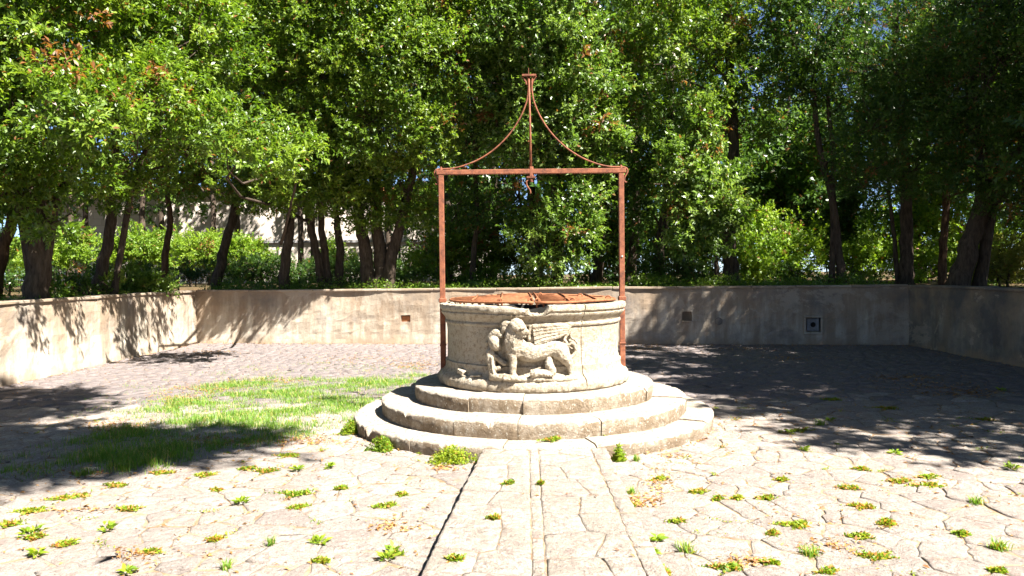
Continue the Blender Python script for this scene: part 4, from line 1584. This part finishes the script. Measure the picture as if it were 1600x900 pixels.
# clipped dark hedge behind the left part of the wall
hl = []
hp0, hp1 = P(-60, 440, 19.5), P(640, 440, 25.5)
for k in range(26):
    p = hp0.lerp(hp1, k / 25)
    hl.append((p.x, p.y, OUT_Z + .42, .55, .42, .46))
    hl.append((p.x + .3, p.y + .1, OUT_Z + .62, .5, .36, .24))
tree('hedge', 'long dark clipped hedge behind the left half of the wall', 'hedge', [([(p.x, p.y, OUT_Z - .05), (p.x + .02, p.y, OUT_Z + .3), (p.x, p.y, OUT_Z + .7)], .03, .01) for p in (hp0.lerp(hp1, k / 12) for k in range(13))],
     hl, M_OAKDK, 34000, .08, clump_r=.18, twigs=20, tri=True)
shrub('green_bush', 'loose green undergrowth along the left wall top', [LB(110, 445, 16, 40, 22), LB(170, 452, 15.4, 24, 14), LB(90, 462, 14.6, 20, 12), LB(205, 440, 17, 36, 18)], M_OAK, 9000, .07, clump_r=.18)
shrub('green_bush', 'low bright undergrowth with lit leaf tips above the left wall corner', [LB(240, 448, 17.4, 34, 13), LB(200, 452, 16.6, 20, 10)], M_LAUREL, 4500, .07, clump_r=.16)
shrub('green_bush', 'low shaded undergrowth behind the three-stemmed oak', [LB(650, 435, 21, 40, 16), LB(700, 438, 20.6, 40, 14), LB(760, 435, 20.6, 40, 14), LB(820, 440, 20, 30, 12)], M_OAK, 9000, .07, clump_r=.18)
shrub('green_bush', 'dark undergrowth between the trunks left of the three-stemmed oak', [LB(400, 425, 23, 60, 26), LB(480, 425, 23.4, 60, 24), LB(550, 430, 23.4, 50, 20)], M_OAKDK, 12000, .09)

# ------------------------------------------------------------------ pale building beyond the trees
b0, b1 = P(60, 430, 46), P(780, 430, 50)
bdir = (b1 - b0).normalized()
broot = empty('building', (b0.x, b0.y, OUT_Z), 'long pale blank-walled building glimpsed beyond the trees', 'building')
rotb = Matrix(((bdir.x, -bdir.y, 0), (bdir.y, bdir.x, 0), (0, 0, 1)))
Lb = (b1 - b0).length
mid = (b0 + b1) / 2
nb_ = Vector((-bdir.y, bdir.x, 0))
mb = MB()
mb.box((mid.x + nb_.x * 4, mid.y + nb_.y * 4, 3.6), (Lb, 8, 6.6), rotb)
mb.build('wall', M_BUILD, broot)
mb = MB()
mb.box((mid.x - nb_.x * .06, mid.y - nb_.y * .06, 3.75), (Lb + .1, .2, .16), rotb)
mb.build('string_course', mat_plain('grey_string_course', (.25, .24, .24)), broot)
mb = MB()
mb.box((mid.x + nb_.x * 4, mid.y + nb_.y * 4, 7.05), (Lb + .8, 8.8, .25), rotb)
mb.build('eaves', M_BRICK, broot)
p = P(625, 430, 30)
mb = MB()
mb.tube([(p.x, p.y, OUT_Z - .1), (p.x, p.y, 4.1)], [.05, .04], 8)
o = mb.build('lamp_pole', M_POLE)
tag(o, 'thin dark pole standing right of the three-stemmed oak', 'pole')


# ------------------------------------------------------------------ grass, weeds, fallen leaves
def inside(poly, x, y):
    c = False
    j = len(poly) - 1
    for i in range(len(poly)):
        xi, yi = poly[i]
        xj, yj = poly[j]
        if (yi > y) != (yj > y) and x < (xj - xi) * (y - yi) / (yj - yi) + xi:
            c = not c
        j = i
    return c


def blades(name, roots, hts, lean, rng, width=.006, tone_mu=.45, dead=.05):
    """three-segment grass blades"""
    n = len(roots)
    a = rng.uniform(0, 2 * math.pi, n)
    out = np.stack([np.cos(a), np.sin(a), np.zeros(n)], 1)
    sd = np.stack([-np.sin(a), np.cos(a), np.zeros(n)], 1)
    ln = rng.uniform(.15, 1.0, n)[:, None] * lean
    up = np.array([0, 0, 1.0])
    H = hts[:, None]
    W = (width * rng.uniform(.6, 1.3, n))[:, None]
    v = np.empty((n, 5, 3), np.float32)
    v[:, 0] = roots - sd * W
    v[:, 1] = roots + sd * W
    mid_ = roots + up * H * .6 + out * H * ln * .35
    v[:, 2] = mid_ + sd * W * .8
    v[:, 3] = mid_ - sd * W * .8
    v[:, 4] = roots + up * H * (1 - .25 * ln) + out * H * ln
    verts = v.reshape(-1, 3)
    b = np.arange(n) * 5
    tri = np.concatenate([np.stack([b, b + 1, b + 2], 1), np.stack([b, b + 2, b + 3], 1), np.stack([b + 3, b + 2, b + 4], 1)])
    t = np.clip(rng.normal(tone_mu, .18, n), 0, .98) * .9
    dd = rng.random(n) < dead
    t[dd] = rng.uniform(.91, 1, dd.sum())
    return mesh_np(name, verts, tri, False, np.tile(t, 3))


gp = [(-30, 745), (-30, 716), (120, 690), (205, 645), (260, 622), (330, 600), (430, 590), (520, 594), (640, 585), (668, 586), (640, 615), (600, 640), (556, 660), (520, 672), (470, 688), (410, 698), (340, 704), (245, 738), (205, 752), (130, 742), (60, 748)]
gpoly = [(G(x, y).x, G(x, y).y) for x, y in gp]
xs = [p[0] for p in gpoly]
ys = [p[1] for p in gpoly]
rg = np.random.default_rng(5)
gring = []
for i in range(len(gpoly)):
    a_, b_ = gpoly[i], gpoly[(i + 1) % len(gpoly)]
    for k in range(6):
        gring.append((a_[0] + (b_[0] - a_[0]) * k / 6, a_[1] + (b_[1] - a_[1]) * k / 6))
roots, hts = [], []
tx = [(rg.uniform(min(xs), max(xs)), rg.uniform(min(ys), max(ys))) for _ in range(11000)]
for x, y in tx:
    if not inside(gpoly, x, y):
        continue
    dns = fnoise(x * 1.6, y * 3.2, 2) + .3 * fnoise(x * 6, y * 7, 5)
    edge_ = min(math.hypot(x - q[0], y - q[1]) for q in gring)
    if dns < -.3 or rg.random() > .25 + edge_ * 1.6:
        continue
    k = int(rg.integers(8, 18) * (1 if dns > 0 else .5))
    sp_ = rg.uniform(.03, .09)
    hh = rg.uniform(.035, .085) * (1 + .4 * max(0, dns))
    for _ in range(k):
        if (x + 3.6) ** 2 + (y - 7.0) ** 2 < .3:
            hh = max(hh, .12)
        roots.append((x + rg.normal() * sp_, y + rg.normal() * sp_, -.008))
        hts.append(hh * rg.uniform(.5, 1.2))
sp_poly = [(G(x, y).x, G(x, y).y) for x, y in ((60, 690), (90, 640), (200, 600), (330, 575), (600, 560), (690, 566), (668, 586), (520, 594), (330, 600), (205, 645))]
for _ in range(2600):
    x, y = rg.uniform(-6.5, 0), rg.uniform(7, 15)
    if inside(sp_poly, x, y) and frac(x * 1.3, y * 1.3, 2.0) > .05:
        for _ in range(int(rg.integers(4, 10))):
            roots.append((x + rg.normal() * .05, y + rg.normal() * .05, -.004))
            hts.append(rg.uniform(.02, .06))
rts = np.array(roots)
o = link('grass', blades('grass', rts, np.array(hts), .9, rg, .0026, .5, .10), M_GRASS)
tag(o, 'patch of fine green grass growing over the paving left of the well', 'grass', kind='stuff')


JA = np.array(JOINTS)


def weed(px, py, wpx, kind, label, group=None, z=0.0):
    c = G(px, py, z)
    if z == 0 and kind != 'bush':
        jd = ((JA - np.array([c.x, c.y])) ** 2).sum(1)
        if jd.min() < .04:
            c.x, c.y = JA[jd.argmin()]
    w = wpx / FPX * c.y / 2 * (1 if kind == 'bush' else .82)
    seed = int(px * 7 + py * 13)
    rng = np.random.default_rng(seed)
    if kind == 'grass':
        n = int(45 + 500 * w)
        r = np.stack([rng.normal(0, w * .4, n), rng.normal(0, w * .4, n), np.zeros(n)], 1)
        me = blades('weed_tuft', r, rng.uniform(.04, .10, n) * (.7 + w * 2), 1.1, rng, .003, .6, .14)
        mat = M_GRASS
    elif kind == 'leafy':        # rosettes of broad leaves
        n = int(20 + 130 * w)
        a = rng.uniform(0, 6.28, n)
        r0 = rng.random(n) ** .6 * w * .9
        pos = np.stack([np.cos(a) * r0 * .6, np.sin(a) * r0 * .6, rng.uniform(.004, .03, n)], 1)
        ax = unit(np.stack([np.cos(a + rng.normal(0, .5, n)), np.sin(a + rng.normal(0, .5, n)), rng.uniform(.1, .9, n)], 1))
        nr = unit(np.array([0, 0, 1.0]) + rng.normal(size=(n, 3)) * .3)
        ln = rng.uniform(.03, .065, n)
        me = leaf_mesh('weed_tuft', pos, ax, nr, ln, ln * .45, np.clip(rng.normal(.5, .2, n), 0, .98) * .9)
        mat = M_WEED
    else:                        # 'mat' or 'bush': many small leaves
        n = int((220 + 1800 * w) * (3.2 if kind == 'bush' else 1))
        a = rng.uniform(0, 6.28, n)
        r0 = rng.random(n) ** .55 * w
        wob = 1 + .35 * np.sin(a * 3 + seed) + .2 * np.sin(a * 7 + seed)
        hmax = (.15 if kind == 'bush' else .022) * np.clip(1 - (r0 / (w + 1e-6)) ** 2, .1, 1)
        px_, py_ = np.cos(a) * r0 * wob, np.sin(a) * r0 * wob * .8
        if kind == 'mat':
            px_, py_ = px_ * rng.uniform(1.1, 1.5), py_ * rng.uniform(.3, .6)
            side_ = rng.random(n) < .35
            px_, py_ = np.where(side_, px_ * .5 + w * .5, px_), np.where(side_, py_ * .8 + px_ * .7, py_)
            th = rng.uniform(-.5, .5)
            px_, py_ = px_ * math.cos(th) - py_ * math.sin(th), px_ * math.sin(th) + py_ * math.cos(th)
        pos = np.stack([px_, py_, .003 + rng.random(n) * hmax], 1)
        ax = unit(np.stack([rng.normal(size=n), rng.normal(size=n), np.abs(rng.normal(size=n)) * .8], 1))
        nr = unit(np.array([0, 0, 1.0]) + rng.normal(size=(n, 3)) * .5)
        ln = rng.uniform(.014, .034, n)
        tn = np.clip(rng.normal(rng.uniform(.35, .75), .2, n), 0, .98) * .9
        dd = rng.random(n) < (rng.uniform(.08, .4) if kind == 'mat' else .04)
        tn[dd] = rng.uniform(.91, 1, dd.sum())
        me = leaf_mesh('weed_tuft', pos, ax, nr, ln, ln * .5, tn)
        mat = M_WEED
    o = link('weed_tuft', me, mat)
    o.location = (c.x, c.y, z)
    return tag(o, label, 'weed', group)


weed(706, 722, 66, 'bush', 'bushy green weed clump against the lowest step, left of the path')
weed(597, 705, 34, 'bush', 'leafy green weed at the left foot of the lowest step')
weed(548, 678, 30, 'bush', 'straggling weed at the far left foot of the lowest step')
weed(967, 721, 18, 'bush', 'small weed at the foot of the lowest step, right of the path')
weed(1008, 716, 16, 'grass', 'thin dry tuft at the right foot of the lowest step')
weed(862, 688, 32, 'mat', 'flat weed growing along the edge of the lowest step tread', z=.137)
weed(943, 680, 14, 'mat', 'tiny weed in the joint on the lowest tread', z=.137)
LL = 'small green weed in the sunlit paving left of the path'
RL = 'small green weed in the sunlit paving right of the path'
SLb = 'weed tuft in the shaded paving right of the well'
EL = 'green weed growing along the right edge of the path'
PL = 'tiny weed in a joint of the raised path'
left_w = [(436, 771, 52, 'mat'), (380, 788, 34, 'leafy'), (468, 714, 32, 'mat'), (430, 737, 34, 'mat'), (484, 735, 22, 'leafy'), (519, 731, 20, 'leafy'), (230, 790, 32, 'mat'), (165, 766, 36, 'mat'), (85, 783, 60, 'mat'),
          (60, 830, 66, 'leafy'), (35, 848, 30, 'mat'), (160, 833, 44, 'leafy'), (122, 846, 30, 'mat'), (107, 866, 22, 'leafy'), (250, 864, 26, 'mat'), (200, 885, 34, 'leafy'), (492, 798, 26, 'mat'), (486, 845, 44, 'leafy'),
          (562, 876, 40, 'leafy'), (633, 788, 36, 'mat'), (612, 770, 20, 'mat'), (425, 838, 20, 'grass'), (340, 893, 22, 'grass'), (310, 852, 20, 'mat'), (545, 765, 18, 'mat'), (515, 893, 26, 'mat'), (640, 872, 26, 'mat'),
          (20, 800, 40, 'mat'), (262, 744, 34, 'mat'), (325, 740, 30, 'mat'), (390, 735, 26, 'mat'), (612, 862, 20, 'leafy'), (15, 820, 30, 'mat'), (345, 770, 20, 'mat'), (125, 745, 44, 'grass'), (210, 735, 60, 'grass')]
right_w = [(1255, 820, 56, 'mat'), (1230, 832, 22, 'mat'), (1355, 801, 36, 'mat'), (1268, 870, 40, 'grass'), (1330, 850, 34, 'mat'), (1370, 868, 50, 'mat'), (1155, 884, 50, 'mat'), (1395, 750, 34, 'mat'), (1450, 756, 46, 'mat'),
           (1460, 748, 34, 'mat'), (1525, 792, 32, 'grass'), (1575, 850, 46, 'grass'), (1498, 838, 26, 'mat'), (1415, 828, 30, 'mat'), (1310, 886, 34, 'mat'), (1100, 765, 26, 'mat'), (1110, 780, 18, 'mat'), (1190, 775, 30, 'mat'),
           (1158, 789, 20, 'mat'), (1220, 749, 18, 'mat'), (1314, 770, 26, 'mat'), (1285, 660, 14, 'leafy'), (1266, 704, 14, 'leafy'), (1228, 680, 16, 'leafy'), (1545, 893, 26, 'mat'), (1345, 726, 20, 'mat'), (1590, 866, 24, 'mat'), (1200, 896, 26, 'mat'), (1385, 815, 16, 'mat')]
edge_w = [(1022, 752, 26, 'mat'), (1000, 785, 40, 'mat'), (1025, 778, 20, 'grass'), (1040, 812, 26, 'mat'), (1052, 850, 34, 'grass'), (1028, 848, 20, 'leafy'), (1040, 868, 36, 'leafy'), (1072, 893, 26, 'mat'), (1030, 885, 30, 'leafy')]
shade_w = [(1280, 664, 22, 'grass'), (1245, 672, 36, 'mat'), (1300, 625, 36, 'mat'), (1417, 709, 20, 'leafy'), (1565, 612, 18, 'leafy'), (1530, 660, 24, 'mat'), (1595, 738, 26, 'leafy'), (1380, 640, 34, 'mat')]
path_w = [(770, 812, 18, 'mat'), (710, 875, 24, 'mat'), (795, 757, 16, 'mat'), (845, 757, 8, 'mat')]
KN = {'mat': 'flat yellowish weed', 'leafy': 'broad-leaved weed', 'grass': 'grassy tuft'}
for lst, where, grp, z in ((left_w, 'left of the path', 'weeds left of the path', 0), (right_w, 'right of the path', 'weeds right of the path', 0), (edge_w, 'along the right edge of the path', 'weeds along the path edge', 0),
                           (shade_w, 'by the shaded paving at right', 'weeds in the shade', 0), (path_w, 'in a joint of the raised path', 'weeds on the path', PATH_TOP)):
    zone = {}
    for w in lst:
        row = 'nearest row' if w[1] > 840 else ('middle row' if w[1] > 775 else 'farthest row')
        if len(lst) < 12:
            row = ''
        zone.setdefault((w[3], row), []).append(w)
    for (k, row), ws in zone.items():
        for i, (x, y, w, k2) in enumerate(sorted(ws)):
            lab = KN[k] + ' ' + where + (', ' + row if row else '') + ((', ' + ORD[i] + ' from the left') if len(ws) > 1 else '')
            weed(x, y, w, k, lab, grp, z)
# a trailing vine with heart-shaped leaves at the path's right edge is among the leafy weeds above

# fallen leaves, gathered in drifts
rl = np.random.default_rng(9)
pos = []


def drift(px, py, wpx, hpx, n):
    for _ in range(int(n * (2.2 if py < 700 else .9))):
        p = G(px + rl.normal() * wpx * .45, py + rl.normal() * hpx * .45)
        pos.append((p.x, p.y, .008 + rl.random() * .012))


for a in ((280, 625, 60, 14, 260), (330, 608, 70, 10, 240), (180, 670, 60, 14, 200), (420, 596, 90, 6, 200), (330, 552, 60, 8, 160), (650, 572, 50, 8, 200), (560, 560, 120, 12, 260), (1010, 545, 40, 5, 130), (1420, 592, 70, 6, 260), (1500, 615, 80, 8, 260),
          (1460, 605, 90, 8, 200), (1240, 560, 50, 5, 120), (610, 825, 40, 10, 90), (480, 690, 60, 8, 100), (1000, 785, 40, 10, 160), (1300, 855, 60, 14, 110), (1430, 752, 60, 10, 80), (215, 870, 34, 10, 120), (700, 733, 30, 8, 120), (1160, 880, 50, 10, 100),
          (1030, 760, 30, 30, 150), (130, 800, 60, 10, 60), (1050, 715, 40, 6, 60), (350, 690, 120, 10, 200), (120, 740, 90, 10, 120), (590, 670, 40, 6, 60), (1180, 545, 100, 5, 120)):
    drift(*a)
for k in rl.integers(0, len(JOINTS) - 1, 7000):
    if frac(JOINTS[k][0] * .8, JOINTS[k][1] * .8, 11.0) < -.12:
        continue
    q = JOINTS[k + 1] if math.hypot(JOINTS[k][0] - JOINTS[k + 1][0], JOINTS[k][1] - JOINTS[k + 1][1]) < .4 else JOINTS[k]
    t = rl.random() * .6
    pos.append((JOINTS[k][0] * (1 - t) + q[0] * t + rl.normal() * .012, JOINTS[k][1] * (1 - t) + q[1] * t + rl.normal() * .012, .006 + rl.random() * .008))
for _ in range(1500):
    x, y = rl.uniform(-7.5, 8.2), rl.uniform(3.6, 18)
    if (x - CX) ** 2 + (y - CY) ** 2 > 2.1 ** 2:
        pos.append((x, y, .009 + rl.random() * .008 + (PATH_TOP if path_l(y) < x < path_r(y) and y < 7 else 0)))
for k in range(1500):
    b = LBK.lerp(RBK, rl.random())
    pos.append((b.x, b.y - .04 - abs(rl.normal()) * .16, .01 + rl.random() * .02))
for k in range(700):
    b = RBK.lerp(RFR, rl.random() * .6)
    pos.append((b.x - .04 - abs(rl.normal()) * .2, b.y, .01 + rl.random() * .02))
for k in range(500):
    b = LBK.lerp(LFR, rl.random() * .5)
    pos.append((b.x + .04 + abs(rl.normal()) * .12, b.y, .01 + rl.random() * .02))
for k in range(160):
    a = rl.uniform(math.pi, 2 * math.pi)
    pos.append((CX + math.cos(a) * 2.06, CY + math.sin(a) * 2.06, .012))
pos = np.array(pos)
n = len(pos)
ax = unit(np.stack([rl.normal(size=n), rl.normal(size=n), rl.normal(size=n) * .2], 1))
nr = unit(np.array([0, 0, 1.0]) + rl.normal(size=(n, 3)) * .35)
ln = rl.uniform(.014, .05, n)
o = link('fallen_leaves', leaf_mesh('fallen_leaves', pos, ax, nr, ln, ln * .42, rl.random(n) * .98), M_LITTER)
tag(o, 'dry orange-brown leaves scattered over the paving', 'leaves', kind='stuff')

# tiny seedlings and moss in the joints, too many to count
rj = np.random.default_rng(17)
jp = []
for k in rj.integers(0, len(JOINTS), 420):
    x, y = JOINTS[k]
    if frac(x * .9, y * .9, 4.0) < -.05:
        continue
    w = rj.uniform(.01, .045)
    a = rj.uniform(0, 3.14)
    for _ in range(int(rj.integers(10, 34))):
        t = rj.normal() * w * 1.6
        jp.append((x + math.cos(a) * t + rj.normal() * w * .4, y + math.sin(a) * t + rj.normal() * w * .4, .002 + rj.random() * .012))
jp = np.array(jp)
n = len(jp)
ax = unit(np.stack([rj.normal(size=n), rj.normal(size=n), np.abs(rj.normal(size=n)) * .7], 1))
nr = unit(np.array([0, 0, 1.0]) + rj.normal(size=(n, 3)) * .5)
ln = rj.uniform(.010, .026, n)
o = link('joint_weeds', leaf_mesh('joint_weeds', jp, ax, nr, ln, ln * .5, np.clip(rj.normal(.6, .25, n), 0, 1)), M_WEED)
tag(o, 'tiny weeds and moss sprouting in the paving joints', 'weeds', kind='stuff')

# low undergrowth hugging the outer side of the walls
ru = np.random.default_rng(23)
pts = []
for k in range(1500):
    t = ru.random()
    b = LBK.lerp(RBK, t)
    dep = .45 + abs(ru.normal()) * 1.5
    x, y = b.x + ru.normal() * .1, b.y + dep
    hgt = max(0, frac(x * .7, y * .7, 7.0) + .35) * .38
    if hgt < .03:
        continue
    m_ = 26
    pts.append(np.stack([x + ru.normal(size=m_) * .13, y + ru.normal(size=m_) * .13, OUT_Z + .02 + ru.random(m_) * hgt], 1))
for k in range(500):
    t = ru.random() ** .8
    b = LFR.lerp(LBK, .55 + .45 * t)
    x, y = b.x - .45 - abs(ru.normal()) * .8, b.y
    hgt = max(0, frac(x * .7, y * .7, 3.0) + .2) * .35
    if hgt < .03:
        continue
    m_ = 26
    pts.append(np.stack([x + ru.normal(size=m_) * .12, y + ru.normal(size=m_) * .12, OUT_Z + .02 + ru.random(m_) * hgt], 1))
pts = np.concatenate(pts)
n = len(pts)
ax = unit(np.stack([ru.normal(size=n), ru.normal(size=n), np.abs(ru.normal(size=n)) * .8], 1))
nr = unit(np.array([0, 0, .8]) + ru.normal(size=(n, 3)) * .5)
ln = ru.uniform(.04, .09, n)
o = link('undergrowth', leaf_mesh('undergrowth', pts, ax, nr, ln, ln * .42, np.clip(ru.normal(.45, .2, n), 0, .98) * .9, tri=True), M_OAK)
tag(o, 'low dark undergrowth along the outer side of the court walls', 'undergrowth', kind='stuff')
